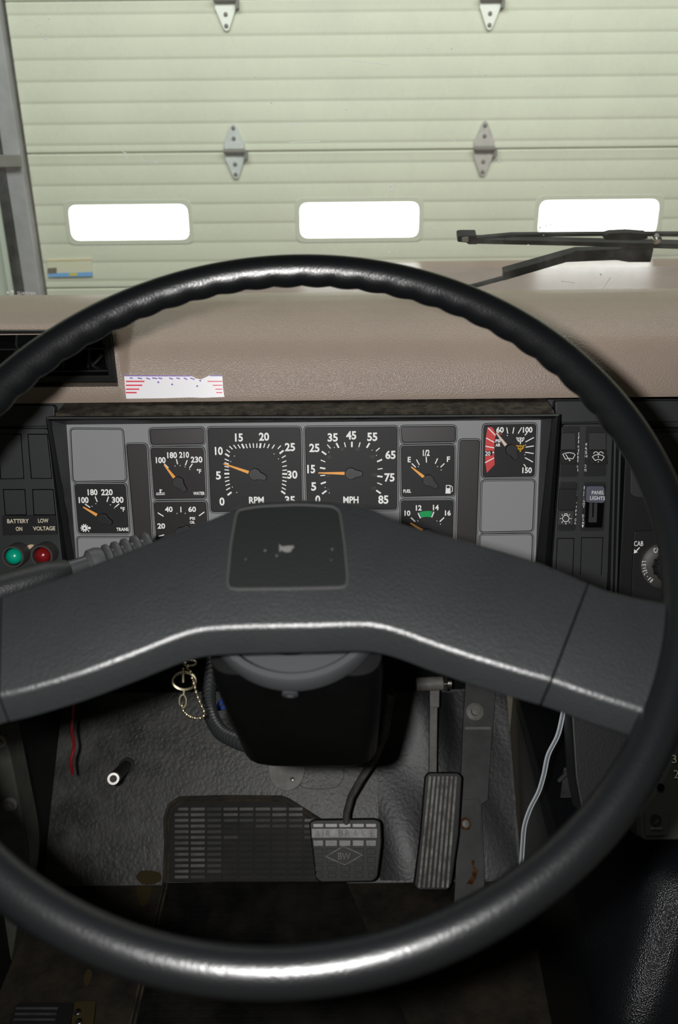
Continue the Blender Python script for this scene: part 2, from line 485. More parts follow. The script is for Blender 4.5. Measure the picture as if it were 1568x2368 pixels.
for a, b in wins:
    ou = rounded([(a - 0.014, wz0 - Z0 - 0.014), (b + 0.014, wz0 - Z0 - 0.014), (b + 0.014, wz1 - Z0 + 0.014), (a - 0.014, wz1 - Z0 + 0.014)], 0.03)
    iu = rounded([(a + 0.003, wz0 - Z0 + 0.003), (b - 0.003, wz0 - Z0 + 0.003), (b - 0.003, wz1 - Z0 - 0.003), (a + 0.003, wz1 - Z0 - 0.003)], 0.03)
    fm = MB('door_frame_cream'); fm.ring(DR, ou, iu, 0.0018, 0.010)
    fo = fm.build('window_frame', door, 0.002)
    pm = MB('window_glow'); pm.slab(DR, rounded([(a - 0.004, wz0 - Z0 - 0.004), (b + 0.004, wz0 - Z0 - 0.004), (b + 0.004, wz1 - Z0 + 0.004), (a - 0.004, wz1 - Z0 + 0.004)], 0.03), -0.006, 0.004)
    pm.build('window_pane', fo)

def hinge(px, pj, matn, top=True, bottom=True):
    m = MB(matn, 'dark_steel')
    u = DR.uv(px, pj)[0]; z = DR.uv(px, pj)[1]
    s = 0.0016
    def leaf(sg):
        pts = [(-20, 4), (20, 4), (22, 14), (6, 52), (2, 56), (-2, 56), (-6, 52), (-22, 14)]
        return [(u + a * s, z + sg * b * s) for a, b in pts]
    for sg in ((1,) if top else ()) + ((-1,) if bottom else ()):
        l = leaf(sg)
        if sg < 0: l = l[::-1]
        m.slab(DR, l, 0.010, 0.006, matn)
        for b in (26, 47):
            m.lathe(DR.P(u, z + sg * b * s, 0.009), DR.n, [(0.007, 0), (0.007, 0.004), (0.004, 0.006), (0.0, 0.006)], 10, 'dark_steel')
    m.tube([DR.P(u - 0.037, z, 0.018), DR.P(u + 0.037, z, 0.018)], 0.009, 10, 'dark_steel')
    m.box(DR.P(u + 0.040, z - 0.012, 0.012), 0.012, 0.018, 0.03, None, 'dark_steel')
    m.build('door_hinge', door, 0.001, label=None)
hinge(543, 350, 'hinge_steel'); hinge(1118, 344, 'hinge_brown')
hinge(521, 1, 'hinge_white'); hinge(1134, -1, 'hinge_white')

# product label stuck on the door
m = MB('label_cream', 'label_blue', 'label_yellow', 'label_dark', 'label_tan')
m.pslab(DR, [(108, 601), (212, 598), (214, 639), (111, 641)], 0.006, 0.006, 'label_cream')
m.pslab(DR, [(111, 632), (214, 629), (214, 639), (111, 641)], 0.0065, 0.0005, 'label_blue')
m.pslab(DR, [(160, 632), (179, 631), (179, 637), (160, 638)], 0.007, 0.0005, 'label_yellow')
m.pslab(DR, [(110, 620), (131, 619), (131, 632), (110, 633)], 0.007, 0.0005, 'label_dark')
m.pslab(DR, [(108, 601), (212, 598), (212, 602), (108, 605)], 0.007, 0.0005, 'label_tan')
tag(m.build('door_sticker'), 'cream and blue paper sticker with yellow patch low on the left of the garage door', 'sticker')

# steel track, seal and wall left of the door
xz = lambda px, py, w=0.0: DR.uv(px, py, w)
m = MB('track_grey')
TX = DX0 - 0.012; TW = 0.060
m.box((TX - TW / 2, YD - 0.015, Z0 + 0.0), TW, 0.05, 3.0)
t = m.build('door_track', None, 0.004)
tag(t, 'grey steel vertical track beside the left edge of the garage door', 'door track')
m = MB('dark_steel')
zb = DR.uv(60, 372)[1] + Z0
m.box((TX - TW / 2 - 0.02, YD - 0.056, zb), TW + 0.05, 0.02, 0.04)
tag(m.build('track_bracket', None, 0.003), 'dark metal bracket across the garage door track and seal', 'bracket')
m = MB('seal_black')
m.box((TX - TW - 0.018, YD - 0.02, Z0), 0.034, 0.05, 3.0)
tag(m.build('door_seal', None, 0.006), 'black rubber weather seal running up left of the grey door track', 'seal')
m = MB('wall_white')
m.box((TX - TW - 0.037 - 0.7, YD + 0.02, Z0), 1.4, 0.06, 3.4)
m.box((TX - TW - 0.037 - 0.014, YD - 0.02, Z0), 0.022, 0.03, 3.2)
struct(m.build('wall_left', None, 0.003))

# ================================================================== TRUCK OUTSIDE
def hood():
    z = -0.292
    rows = []
    for (y, xl, dz) in ((1.46, -0.52, 0.066), (1.8, -0.42, 0.046), (2.1, -0.30, 0.028), (2.4, -0.13, 0.007), (2.5, -0.06, 0.0)):
        xr = 1.75
        n = 18
        row = []
        for i in range(n + 1):
            t = i / n
            x = xl + (xr - xl) * t
            edge = min(t, 1 - t)
            row.append(W(x, y, z + dz - 0.10 * max(0, 1 - edge / 0.07) ** 2))
        rows.append([W(xl, y, z - 0.4)] + row + [W(xr, y, z - 0.4)])
    m = MB('hood_red'); m.rings(rows, None, False, False)
    return m.build('hood', None)
ho = hood()
m = MB('hood_trim')
m.rings([[W(xl, y, -0.70), W(xl, y, zz - 0.02), W(xl + 0.04, y, zz), W(1.7, y, zz), W(1.75, y, zz - 0.02), W(1.75, y, -0.70)] for xl, y, zz in ((-0.06, 2.5005, -0.292), (0.02, 2.64, -0.2905), (0.05, 2.70, -0.2915), (0.06, 2.72, -0.298), (0.065, 2.73, -0.32))])
m.build('hood_front', ho)
tag(ho, 'dusty red truck hood seen through the bottom of the windscreen', 'hood')
m = MB('wiper_black')
m.lathe(W(-0.095, 1.47, -0.262), (0, 0, 1), [(0.017, -0.035), (0.017, 0.004), (0.012, 0.012), (0.0, 0.014)], 14)
tag(m.build('washer_nozzle'), 'small black washer nozzle at the base of the windscreen', 'nozzle')

# cab roof above the windscreen
m = MB('trim_black'); m.slab(Frame(W(0, 0.3, 0.62), (1, 0, 0), (0, 1, 0)), [(-1.1, -1.2), (1.4, -1.2), (1.4, 0.78), (-1.1, 0.78)], 0.0, 0.03); struct(m.build('ceiling'))
# windscreen
m = MB('dusty_glass')
m.slab(GL, [(-1.0, -0.05), (1.3, -0.05), (1.3, 0.75), (-1.0, 0.75)], 0.0, 0.005)
g = struct(m.build('window_1'))
g['label'] = 'dusty windscreen of the truck'
m = MB('dust_white')
for cx, cy, sp, k in ((85, 60, 30, 7), (120, 88, 26, 5), (310, 350, 22, 3), (900, 432, 16, 6), (905, 575, 20, 6), (1000, 525, 16, 4), (1200, 595, 14, 4), (1260, 545, 40, 5), (1410, 655, 60, 4), (365, 376, 6, 2), (1150, 374, 5, 2), (534, 421, 3, 1), (840, 120, 300, 10), (1300, 440, 160, 8)):
    for i in range(k):
        x = cx + random.uniform(-sp, sp); y = cy + random.uniform(-sp, sp) * 0.6
        m.disc(GL, x, y, random.uniform(0.8, 2.6), 0.0012, 0.0008, None, 6, random.uniform(0.6, 1.5))
for p0, p1 in (((281, 347), (295, 366)), ((322, 357), (333, 372)), ((78, 66), (95, 56)), ((786, 137), (900, 150)), ((670, 287), (735, 284)), ((670, 330), (740, 327)), ((1298, 650), (1330, 655)), ((1395, 668), (1412, 642)), ((1310, 682), (1345, 675)), ((1000, 300), (1060, 330))):
    m.stroke(GL, p0, p1, 1.0, 0.0012, None, 0.0006)
o = m.build('dust_speck', g); o['kind'] = 'stuff'
m = MB('dust_white')
m.text(GL, 'GUARDIAN', 61, 678, 42, 6.5, 0.0012, None, -2)
m.text(GL, 'SAFETY FLOAT', 52, 684.5, 50, 5.5, 0.0012, None, -2)
m.text(GL, 'DOT', 52, 690, 14, 4.5, 0.0012, None, -2)
m.disc(GL, 18, 677, 3, 0.0012, 0.0006, None, 8); m.disc(GL, 28, 675, 4, 0.0012, 0.0006, None, 8)
m.build('glass_stamp', g)

# wiper, outside the glass
WP = Frame(GL.P(0, 0, -0.022), GL.u, GL.v)
wp = thing('windshield_wiper', 'black windscreen wiper lying across the right of the glass', 'wiper', WP.at(1330, 640))
m = MB('wiper_black')
m.pslab(WP, [(1100, 553), (1334, 559), (1640, 566), (1640, 580), (1568, 577), (1334, 570), (1100, 565)], 0.006, 0.014)
m.build('wiper_rubber', wp, 0.002)
m = MB('wiper_black')
m.pslab(WP, [(1100, 550), (1140, 546), (1184, 542), (1404, 540), (1640, 540), (1640, 549), (1410, 547), (1190, 550), (1140, 553), (1100, 557)], 0.012, 0.008)
m.pslab(WP, [(1392, 546), (1410, 540), (1450, 538), (1494, 541), (1500, 552), (1480, 557), (1400, 556)], 0.014, 0.012)
m.build('wiper_frame', wp, 0.002)
m = MB('wiper_black', 'steel_bright')
m.pslab(WP, [(1058, 547), (1066, 545), (1102, 545), (1104, 566), (1084, 566), (1078, 562), (1058, 560)], 0.016, 0.018, 'wiper_black')
m.pslab(WP, [(1068, 549), (1084, 548), (1084, 561), (1068, 560)], 0.0175, 0.003, 'dark_steel')
m.build('wiper_end_clip', wp, 0.0015)
m = MB('wiper_black', 'steel_bright')
m.pslab(WP, [(1164, 630), (1306, 590), (1334, 583), (1434, 581), (1456, 574), (1512, 576), (1505, 607), (1454, 607), (1424, 602), (1310, 607), (1164, 650)], 0.004, 0.016, 'wiper_black')
m.tube([WP.at(1060, 669), WP.at(1100, 660), WP.at(1166, 642)], 0.0042, 10, 'wiper_black')
m.build('wiper_arm', wp, 0.003)
m = MB('steel_bright')
m.lathe(WP.at(1516, 546, 0.008), WP.n, [(0.007, 0), (0.007, 0.012), (0.004, 0.015), (0, 0.015)], 12)
m.build('wiper_pivot', wp)

# ================================================================== DASHBOARD
def pad():
    XL, XV, XR = -0.75, CLX(265), 1.0
    lefty = [(0.985, -0.2695), (0.983, -0.262), (0.985, -0.2495), (1.06, -0.2495), (1.06, -0.186), (0.985, -0.186), (0.985, -0.183), (0.990, -0.177), (1.00, -0.174), (1.05, -0.1695), (1.10, -0.1665), (1.15, -0.168), (1.30, -0.185), (1.45, -0.21), (1.45, -0.2665), (1.0, -0.2665)]
    leftn = [(0.985, -0.2695), (0.983, -0.262), (0.984, -0.2495), (0.9845, -0.23), (0.9848, -0.20), (0.985, -0.186), (0.986, -0.183), (0.990, -0.177), (1.00, -0.174)] + lefty[9:]
    mid = [(0.985, -0.2695), (0.984, -0.262), (0.987, -0.2495), (0.9905, -0.236), (0.9990, -0.219), (1.010, -0.2045), (1.016, -0.199), (1.028, -0.1905), (1.044, -0.1825), (1.070, -0.1735), (1.10, -0.1675), (1.15, -0.168)] + lefty[12:]
    secs = [(XL, lefty), (XV, lefty), (XV + 0.0002, leftn)]
    for i in range(1, 9):
        t = i / 8; s = t * t * (3 - 2 * t)
        secs.append((XV + 0.002 + 0.014 * t, [(a[0] * (1 - s) + b[0] * s, a[1] * (1 - s) + b[1] * s) for a, b in zip(leftn, mid)]))
    for x in (0.1, 0.4, 0.7, XR): secs.append((x, mid))
    m = MB('tan_vinyl')
    m.rings([[W(x, a, b) for a, b in p] for x, p in secs], None, True, True)
    return m
def CLX(px): return (ray(px, 820) * (0.985 / ray(px, 820).y)).x
pd = pad().build('dashboard_pad', None, 0, sharp=50)
tag(pd, 'tan grained vinyl dashboard top running the width of the cab', 'dashboard')

# air vent
VF = Frame(W(0, 0.985, -0.2), (1, 0, 0), (0, 0, 1))
vt = thing('air_vent', 'black air vent with angled vanes set in the left of the tan dashboard', 'vent', VF.at(120, 872))
m = MB('vent_black')
vx0 = -0.50
vo = [(vx0, VF.uv(100, 884)[1]), (VF.uv(266, 820)[0], VF.uv(265, 883)[1]), (VF.uv(264, 820)[0], VF.uv(264, 763)[1]), (vx0, VF.uv(100, 760)[1])]
vi = [(vx0 + 0.008, VF.uv(100, 866)[1]), (VF.uv(246, 820)[0], VF.uv(250, 866)[1]), (VF.uv(247, 820)[0], VF.uv(250, 770)[1]), (vx0 + 0.008, VF.uv(100, 769)[1])]
m.ring(VF, vo, vi, 0.004, 0.05)
m.build('vent_frame', vt, 0.0015)
m = MB('cavity'); m.slab(VF, [(vx0, vo[0][1] + .002), (vo[1][0] - .002, vo[1][1] + .002), (vo[2][0] - .002, vo[2][1] - .002), (vx0, vo[3][1] - .002)], -0.052, 0.004); m.build('vent_backing', vt)
for yy in (806, 858):
    z = VF.uv(150, yy)[1]; m = MB('vent_black')
    m.prism([VF.P(vx0, z, -0.003), VF.P(vi[1][0], z, -0.003), VF.P(vi[1][0], z + 0.004, -0.032), VF.P(vx0, z + 0.004, -0.032)], (0, 0, -0.0025))
    m.build('horizontal_louver', vt, 0.0006)
for px in (12, 70, 128, 186, 236):
    u = VF.uv(px, 820)[0]; m = MB('vent_black')
    lean = 0.012 if px < 200 else -0.002
    m.prism([VF.P(u, vi[0][1], -0.012), VF.P(u + lean, vi[2][1], -0.012), VF.P(u + lean + 0.012, vi[2][1], -0.045), VF.P(u + 0.012, vi[0][1], -0.045)], (0.003, 0, 0))
    m.build('vertical_vane', vt, 0.0006)
m = MB('vent_black'); m.tube([VF.at(196, 862, -0.02), VF.at(238, 818, -0.02)], 0.003, 8); m.build('linkage', vt)

# torn sticker on the pad face (lies on the sloping face)
SD = Vector((0, 0.0065, 0.026)).normalized()
SF = Frame(W(0, 0.9845, -0.262), (1, 0, 0), SD)
m = MB('sticker_white', 'sticker_red', 'sticker_purple')
top = [(287, 868), (330, 868), (380, 869), (430, 868), (446, 871), (452, 875), (466, 877), (474, 873), (486, 868), (514, 868)]
m.pslab(SF, top + [(516, 900), (519, 918), (470, 920), (440, 919), (380, 921), (292, 922), (289, 895)], 0.004, 0.0045, 'sticker_white')
for k, (y, xe, xr) in enumerate(((882, 334, 480), (891, 329, 492), (900, 322, 498), (908, 316, 500))):
    m.stroke(SF, (291, y), (xe, y), 3.2, 0.0045, 'sticker_red'); m.stroke(SF, (xr, y), (514, y), 2.0, 0.0045, 'sticker_red')
m.stroke(SF, (287, 869), (440, 869.5), 2.5, 0.0045, 'sticker_purple'); m.stroke(SF, (486, 869), (514, 869), 2.5, 0.0045, 'sticker_purple')
for x in (300, 318, 338, 352, 366, 391, 408, 425, 440):
    m.stroke(SF, (x, 874), (x + random.uniform(5, 12), 875 + random.uniform(-1.5, 3)), 3, 0.0045, 'sticker_purple')
for x, y in ((366, 884), (398, 889), (456, 893), (463, 880)): m.disc(SF, x, y, 2.5, 0.0045, 0.0004, 'sticker_purple', 7)
tag(m.build('sticker'), 'torn white sticker with red stripes on the tan dashboard below the vent', 'sticker')

# black dash panels behind and around the instruments
m = MB('trim_black')
m.pslab(CL, [(-420, 924), (2000, 922), (2000, 1420), (-420, 1420)], -0.013, 0.012)
dt = m.build('dash_panel', None, 0.002)
tag(dt, 'black plastic dashboard panel under the tan pad', 'dashboard panel')
m = MB('trim_black')
m.pslab(CL, [(-420, 938), (121, 937), (126, 943), (126, 978), (113, 986), (-420, 990)], 0.002, 0.014, None, 0.003)
m.build('trim_strip', dt, 0.0015)
m = MB('trim_black')
m.pslab(CL, [(1284, 927), (2000, 925), (2000, 975), (1400, 976), (1302, 978), (1284, 966)], 0.002, 0.014, None, 0.003)
m.build('trim_strip', dt, 0.0015)

# ------------------------------------------------------------------ instrument cluster
ic = thing('instrument_cluster', 'grey instrument panel with dials in a black hooded bezel behind the steering wheel', 'instrument panel', CL.at(700, 1400, -0.012))
TOP, BOT = 0.045, 0.006
def wof(y): t = (y - 960) / 380.0; return TOP * (1 - t) + BOT * t
lip_o = [(105, 964), (1297, 957), (1273, 1301), (1266, 1400), (166, 1400), (151, 1315)]
lip_i = [(118, 974), (1276, 968), (1240, 1290), (1232, 1392), (186, 1392), (174, 1302)]
face_e = [(153.6, 982), (1251, 971), (1239, 1290), (1231, 1390), (187, 1390), (175, 1300)]
def loopw(pts, dw=0): return [CL.at(x, y, wof(y) + dw) for x, y in pts]
m = MB('bezel_black')
Lo = loopw(lip_o); Li = loopw(lip_i); Lm = [(a * 0.55 + b * 0.45) + CL.n * 0.004 for a, b in zip(Lo, Li)]
back = [CL.P(*CL.uv(x, y, wof(y)), -0.012) for x, y in lip_o]
nlo = len(lip_o)
m.rings([back, [p - CL.n * 0.003 for p in Lo], Lo, Lm, Li, [p - CL.n * 0.003 for p in Li]], None, True, False)
m.build('bezel', ic, 0.0012, 2, label='black hooded bezel lip')
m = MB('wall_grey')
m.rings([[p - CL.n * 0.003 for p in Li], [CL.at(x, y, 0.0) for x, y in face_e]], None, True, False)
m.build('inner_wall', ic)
m = MB('dusty_ledge')
e0 = CL.at(128, 957, wof(957) - 0.001); e1 = CL.at(1282, 951, wof(951) - 0.001)
m.prism([e0, e1, Vector((e1.x, e1.y + 0.055, e1.z + 0.0035)), Vector((e0.x, e0.y + 0.055, e0.z + 0.0035))], (0, 0, -0.003))
m.build('hood_top', ic, label='dusty top ledge of the bezel')
m = MB('face_grey')
m.pslab(CL, face_e, 0.0, 0.008)
m.build('faceplate', ic)

def inner_frame(quad, parent, matn='edge_grey', g=3.2, lift=0.0012):
    cxx = sum(p[0] for p in quad) / 4; cyy = sum(p[1] for p in quad) / 4
    def off(d):
        return [(x + (d if x > cxx else -d), y + (d if y > cyy else -d)) for x, y in quad]
    uo = rounded([CL.uv(*p) for p in off(g)], 0.006); ui = rounded([CL.uv(*p) for p in off(1.3)], 0.0045)
    m = MB(matn, 'groove'); m.ring(CL, uo, ui, lift, lift + 0.001); m.slab(CL, rounded([CL.uv(*p) for p in off(g + 1.4)], 0.0065), 0.00025, 0.0005, 'groove')
    return m.build('gauge_frame', parent, 0.0005)
def gauge(name, quad, dial='dial_black'):
    m = MB(dial); m.pslab(CL, quad, 0.0004, 0.002, None, 0.004)
    o = m.build(name, ic); inner_frame(quad, o); return o
def needle(parent, tip, base, hub, tail, r, mn='needle_orange', tipw=3.0, basew=7.5):
    hub = (hub[0], hub[1])
    m = MB(mn)
    w = 0.004
    a = Vector(CL.uv(*tip, w)); b = Vector(CL.uv(*base, w)); d = (b - a).normalized(); q = Vector((-d.y, d.x)); s = CL.size(*tip)[0] / 2
    m.slab(CL, [tuple(a + q * tipw * s), tuple(a - q * tipw * s), tuple(b - q * basew * s), tuple(b + q * basew * s)], w, 0.0009)
    m.build('needle', parent, 0.0003)
    m = MB('needle_cap')
    h = Vector(CL.uv(*hub, 0.006)); t = Vector(CL.uv(*tail, 0.006)); s2 = CL.size(*hub)[0]
    d = (t - h); L = d.length; d.normalize(); q = Vector((-d.y, d.x)); pts = []
    for k in range(17):
        an = R(42) + (R(360 - 84)) * k / 16
        pts.append(tuple(h + d * (math.cos(an) * r * s2) + q * (math.sin(an) * r * s2)))
    pts += [tuple(h + d * L * 0.92 - q * r * 0.42 * s2), tuple(h + d * L - q * r * 0.25 * s2), tuple(h + d * L + q * r * 0.25 * s2), tuple(h + d * L * 0.92 + q * r * 0.42 * s2)]
    m.slab(CL, pts, 0.0075, 0.0068)
    m.build('needle_hub', parent, 0.0006)
MW = 0.0008
def c4(x, y): return (100 + x * 0.2551, 920 + y * 0.2551)
def c5(x, y): return (440 + x * 0.3189, 920 + y * 0.3189)
def c6(x, y): return (880 + x * 0.2806, 900 + y * 0.2806)
def ticks(m, items, cen, f, ln, wd, matn='print_white'):
    """items: (x, y) middle of each tick in crop units; drawn towards cen"""
    for it in items:
        x, y = it[:2]; big = len(it) > 2
        L = ln * (1.0 if not big else 1.1); dx, dy = cen[0] - x, cen[1] - y; k = math.hypot(dx, dy); dx /= k; dy /= k
        m.stroke(CL, f(x - dx * L / 2, y - dy * L / 2), f(x + dx * L / 2, y + dy * L / 2), wd * (1.7 if big else 1.0), MW, matn)
def words(m, items, f, h, wch, matn='print_white', bold=0.032):
    k = 0.2551 if f is c4 else 0.3189 if f is c5 else 0.2806
    for s, x, y in items:
        p = f(x, y); n = sum(0.55 if c in '1I°' else 1 for c in s)
        m.text(CL, s, p[0], p[1], n * wch * k, h * k, MW, matn, 0, bold)
def dots(m, items, f, r=1.1, matn='print_white'):
    for x, y in items: m.disc(CL, *f(x, y), r, MW, 0.0003, matn, 8)

# tachometer
g = gauge('tachometer', [(481, 990), (694, 989), (698, 1181), (489, 1183)])
m = Marks('print_white')
ticks(m, [(285, 695, 1), (275, 660), (272, 630), (268, 603), (265, 577), (265, 550, 1), (265, 523), (264, 500), (264, 475), (265, 450), (268, 415, 1), (275, 386), (295, 362), (324, 355), (354, 352), (382, 350, 1), (408, 350), (433, 347), (458, 346), (483, 346), (508, 347, 1), (537, 346), (567, 350), (602, 354), (646, 358), (662, 393, 1), (678, 427), (681, 463), (684, 495), (685, 525), (685, 552, 1), (684, 577), (683, 603), (680, 630), (678, 658), (674, 686, 1)], (476, 545), c5, 33, 2.4)
words(m, [('15', 353, 288), ('20', 535, 282), ('25', 723, 357), ('30', 740, 557), ('35', 723, 742), ('0', 230, 752), ('5', 204, 563), ('10', 207, 385)], c5, 60, 37)
words(m, [('RPM', 480, 742)], c5, 50, 36)
dots(m, [(320, 422), (293, 462), (305, 647), (337, 686), (608, 407), (640, 443)], c5)
m.build('markings', g)
needle(g, c5(240, 478), c5(424, 541), c5(468, 555), c5(552, 583), 13.5)

# speedometer
g = gauge('speedometer', [(706, 989), (918, 987), (917, 1177), (711, 1178)])
m = Marks('print_white', 'print_dim')
ticks(m, [(972, 685, 1), (965, 617, 1), (961, 563), (960, 510, 1), (963, 458), (970, 400, 1), (1005, 353), (1068, 345, 1), (1122, 340), (1172, 338, 1), (1227, 340), (1290, 345, 1), (1360, 375), (1373, 455, 1), (1377, 515), (1375, 570, 1), (1373, 623), (1365, 682, 1)], (1168, 545), c5, 36, 2.3)
words(m, [('5', 895, 643), ('15', 877, 517), ('25', 900, 363), ('35', 1033, 287), ('45', 1167, 272), ('55', 1320, 283), ('65', 1452, 413), ('75', 1445, 578), ('85', 1400, 738), ('0', 925, 738)], c5, 62, 37)
words(m, [('MPH', 1165, 740)], c5, 50, 37)
words(m, [('0', 1000, 662), ('20', 1000, 563), ('40', 1008, 430), ('60', 1103, 372), ('80', 1213, 372), ('100', 1320, 427), ('120', 1333, 558), ('137', 1330, 657)], c5, 24, 14, 'print_dim')
dots(m, [(1005, 393), (1045, 360), (1318, 380), (1350, 418), (978, 650), (1008, 690)], c5)
m.build('markings', g)
needle(g, c5(928, 545), c5(1120, 548), c5(1165, 550), c5(1250, 550), 13.5)

# water temperature
g = gauge('water_gauge', [(349, 1036), (470, 1036), (475, 1151), (358, 1153)], 'dial_maroon')
m = Marks('print_white')
words(m, [('100', 1065, 565), ('180', 1168, 520), ('210', 1277, 517), ('230', 1390, 560)], c4, 56, 35)
for a, b in (((1098, 598), (1135, 635)), ((1207, 555), (1218, 602)), ((1305, 565), (1288, 612)), ((1352, 598), (1326, 636))): m.stroke(CL, c4(*a), c4(*b), 2.4, MW, 'print_white')
dots(m, [(1195, 618), (1240, 614), (1285, 626), (1328, 648)], c4)
words(m, [('°F', 1412, 665)], c4, 42, 26); words(m, [('WATER', 1412, 866)], c4, 30, 21)
m.use('symbol'); m.stroke(CL, c4(1022, 878), c4(1102, 876), 1.6, MW, 'print_white'); m.stroke(CL, c4(1024, 864), c4(1102, 862), 1.6, MW, 'print_white')
m.stroke(CL, c4(1060, 828), c4(1062, 862), 3.0, MW, 'print_white'); m.stroke(CL, c4(1070, 836), c4(1078, 836), 2.5, MW, 'print_white')
m.build('markings', g)
needle(g, c4(1095, 607), c4(1188, 724), c4(1222, 768), c4(1292, 848), 13)

# transmission temperature
g = gauge('transmission_gauge', [(173, 1120), (290, 1120), (298, 1232), (183, 1232)])
m = Marks('print_white')
words(m, [('100', 366, 927), ('180', 447, 856), ('220', 577, 856), ('300', 675, 925)], c4, 56, 35)
for a, b in (((378, 962), (424, 994)), ((470, 895), (490, 943)), ((592, 895), (577, 943)), ((688, 960), (652, 990))): m.stroke(CL, c4(*a), c4(*b), 2.4, MW, 'print_white')
dots(m, [(442, 984), (477, 960), (608, 970), (645, 998)], c4)
words(m, [('°F', 720, 1010)], c4, 42, 26); words(m, [('TRANS', 718, 1192)], c4, 32, 22)
m.use('symbol'); m.disc(CL, *c4(374, 1180), 6.5, MW, 0.0003, 'print_white', 16); m.disc(CL, *c4(374, 1182), 2.2, MW + 0.0002, 0.0003, 'dial_black', 10)
for k in range(10):
    an = 2 * math.pi * k / 10; m.disc(CL, c4(374, 1180)[0] + 8 * math.cos(an), c4(374, 1180)[1] + 8 * math.sin(an), 1.6, MW, 0.0003, 'print_white', 6)
m.stroke(CL, c4(405, 1180), c4(430, 1180), 5, MW, 'print_white'); m.stroke(CL, c4(412, 1200), c4(412, 1215), 2, MW, 'print_white')
m.build('markings', g)
needle(g, c4(360, 990), c4(486, 1064), c4(538, 1100), c4(622, 1140), 13)

# oil pressure
g = gauge('oil_gauge', [(356, 1162), (476, 1161), (482, 1278), (366, 1280)], 'dial_maroon')
m = Marks('print_white')
words(m, [('40', 1138, 1011), ('60', 1350, 1010), ('20', 1070, 1162)], c4, 50, 35)
for a, b in (((1247, 988), (1248, 1038)), ((1038, 1042), (1090, 1074)), ((1460, 1035), (1412, 1070))): m.stroke(CL, c4(*a), c4(*b), 2.4, MW, 'print_white')
m.use('tick_marks|b'); m.stroke(CL, c4(1046, 1254), c4(1096, 1242), 2.4, MW, 'print_white'); m.use('tick_marks')
dots(m, [(1213, 1048), (1287, 1047)], c4)
words(m, [('PSI', 1352, 1093), ('OIL', 1352, 1128)], c4, 26, 18)
m.build('markings', g)
needle(g, c4(1130, 1310), c4(1205, 1262), c4(1245, 1225), c4(1318, 1165), 13)

# fuel
g = gauge('fuel_gauge', [(928, 1032), (1050, 1030), (1050, 1145), (930, 1148)])
m = Marks('print_white')
words(m, [('E', 237, 580), ('F', 560, 577)], c6, 45, 26); words(m, [('1/2', 377, 525)], c6, 52, 22)
for a, b in (((258, 612), (290, 644)), ((296, 580), (320, 624)), ((376, 556), (379, 605)), ((471, 570), (451, 614)), ((527, 612), (495, 643))): m.stroke(CL, c6(*a), c6(*b), 2.4, MW, 'print_white')
dots(m, [(312, 638), (470, 638), (500, 666)], c6)
words(m, [('FUEL', 220, 840)], c6, 28, 16)
m.use('symbol'); m.pslab(CL, [c6(540, 790), c6(576, 790), c6(578, 860), c6(535, 860)], MW, 0.0003, 'print_white')
m.pslab(CL, [c6(546, 796), c6(570, 796), c6(571, 816), c6(545, 816)], MW + 0.0002, 0.0003, 'dial_black')
m.pline(CL, [c6(578, 795), c6(592, 806), c6(593, 840), c6(584, 846)], 1.5, MW, 'print_white')
m.build('markings', g)
needle(g, c6(252, 640), c6(356, 724), c6(393, 752), c6(470, 812), 13)

# volts
g = gauge('voltmeter', [(928, 1158), (1048, 1157), (1046, 1275), (930, 1277)])
m = Marks('print_white', 'print_green')
words(m, [('10', 222, 1022), ('12', 315, 978), ('14', 456, 975), ('16', 555, 1020)], c6, 45, 31)
for a, b in (((250, 1058), (286, 1092)), ((310, 1020), (330, 1064)), ((440, 1010), (422, 1056)), ((524, 1058), (488, 1092))): m.stroke(CL, c6(*a), c6(*b), 2.6, MW, 'print_white')
m.use('green_band'); m.pslab(CL, [c6(320, 1014), c6(350, 1006), c6(390, 1003), c6(428, 1006), c6(416, 1056), c6(385, 1052), c6(355, 1054), c6(336, 1060)], MW, 0.0003, 'print_green')
m.use('tick_marks'); dots(m, [(308, 1086), (465, 1086), (494, 1112)], c6)
m.build('markings', g)
needle(g, c6(246, 1103), c6(345, 1168), c6(388, 1196), c6(465, 1246), 13)

# air pressure
g = gauge('air_pressure_gauge', [(1119, 983), (1239, 981), (1235, 1101), (1117, 1103)])
m = Marks('print_white', 'print_red', 'print_amber')
m.use('red_band'); m.pslab(CL, [c6(*p) for p in ((882, 314), (915, 312), (930, 325), (952, 375), (940, 420), (936, 520), (940, 622), (876, 690), (864, 600), (862, 520), (866, 420))], MW, 0.0003, 'print_red')
for a, b in (((888, 320), (946, 380)), ((870, 402), (938, 438)), ((864, 470), (938, 484)), ((862, 606), (936, 566))): m.stroke(CL, c6(*a), c6(*b), 2.2, MW + 0.0002, 'print_white')
m.pslab(CL, [c6(862, 510), c6(922, 506), c6(922, 546), c6(862, 550)], MW + 0.0002, 0.0003, 'dial_black')
m.text(CL, '20', *c6(884, 530), 12, 10, MW + 0.0004, 'print_white', 0, 0.018)
m.stroke(CL, c6(922, 522), c6(936, 522), 3, MW + 0.0002, 'print_white')
m.use('tick_marks'); words(m, [('60', 985, 335), ('100', 1213, 335), ('150', 1208, 668)], c6, 48, 31)
for a, b in (((1040, 315), (1049, 366)), ((1100, 315), (1090, 366)), ((1164, 315), (1134, 366)), ((1208, 360), (1190, 380)), ((1264, 398), (1195, 435)), ((1264, 468), (1196, 478)), ((1262, 530), (1192, 520)), ((1256, 600), (1190, 564)), ((1198, 640), (1180, 618))): m.stroke(CL, c6(*a), c6(*b), 2.2, MW, 'print_white')
m.stroke(CL, c6(955, 366), c6(1002, 370), 2.2, MW, 'print_red')
dots(m, [(1045, 382), (1195, 460), (1190, 540)], c6)
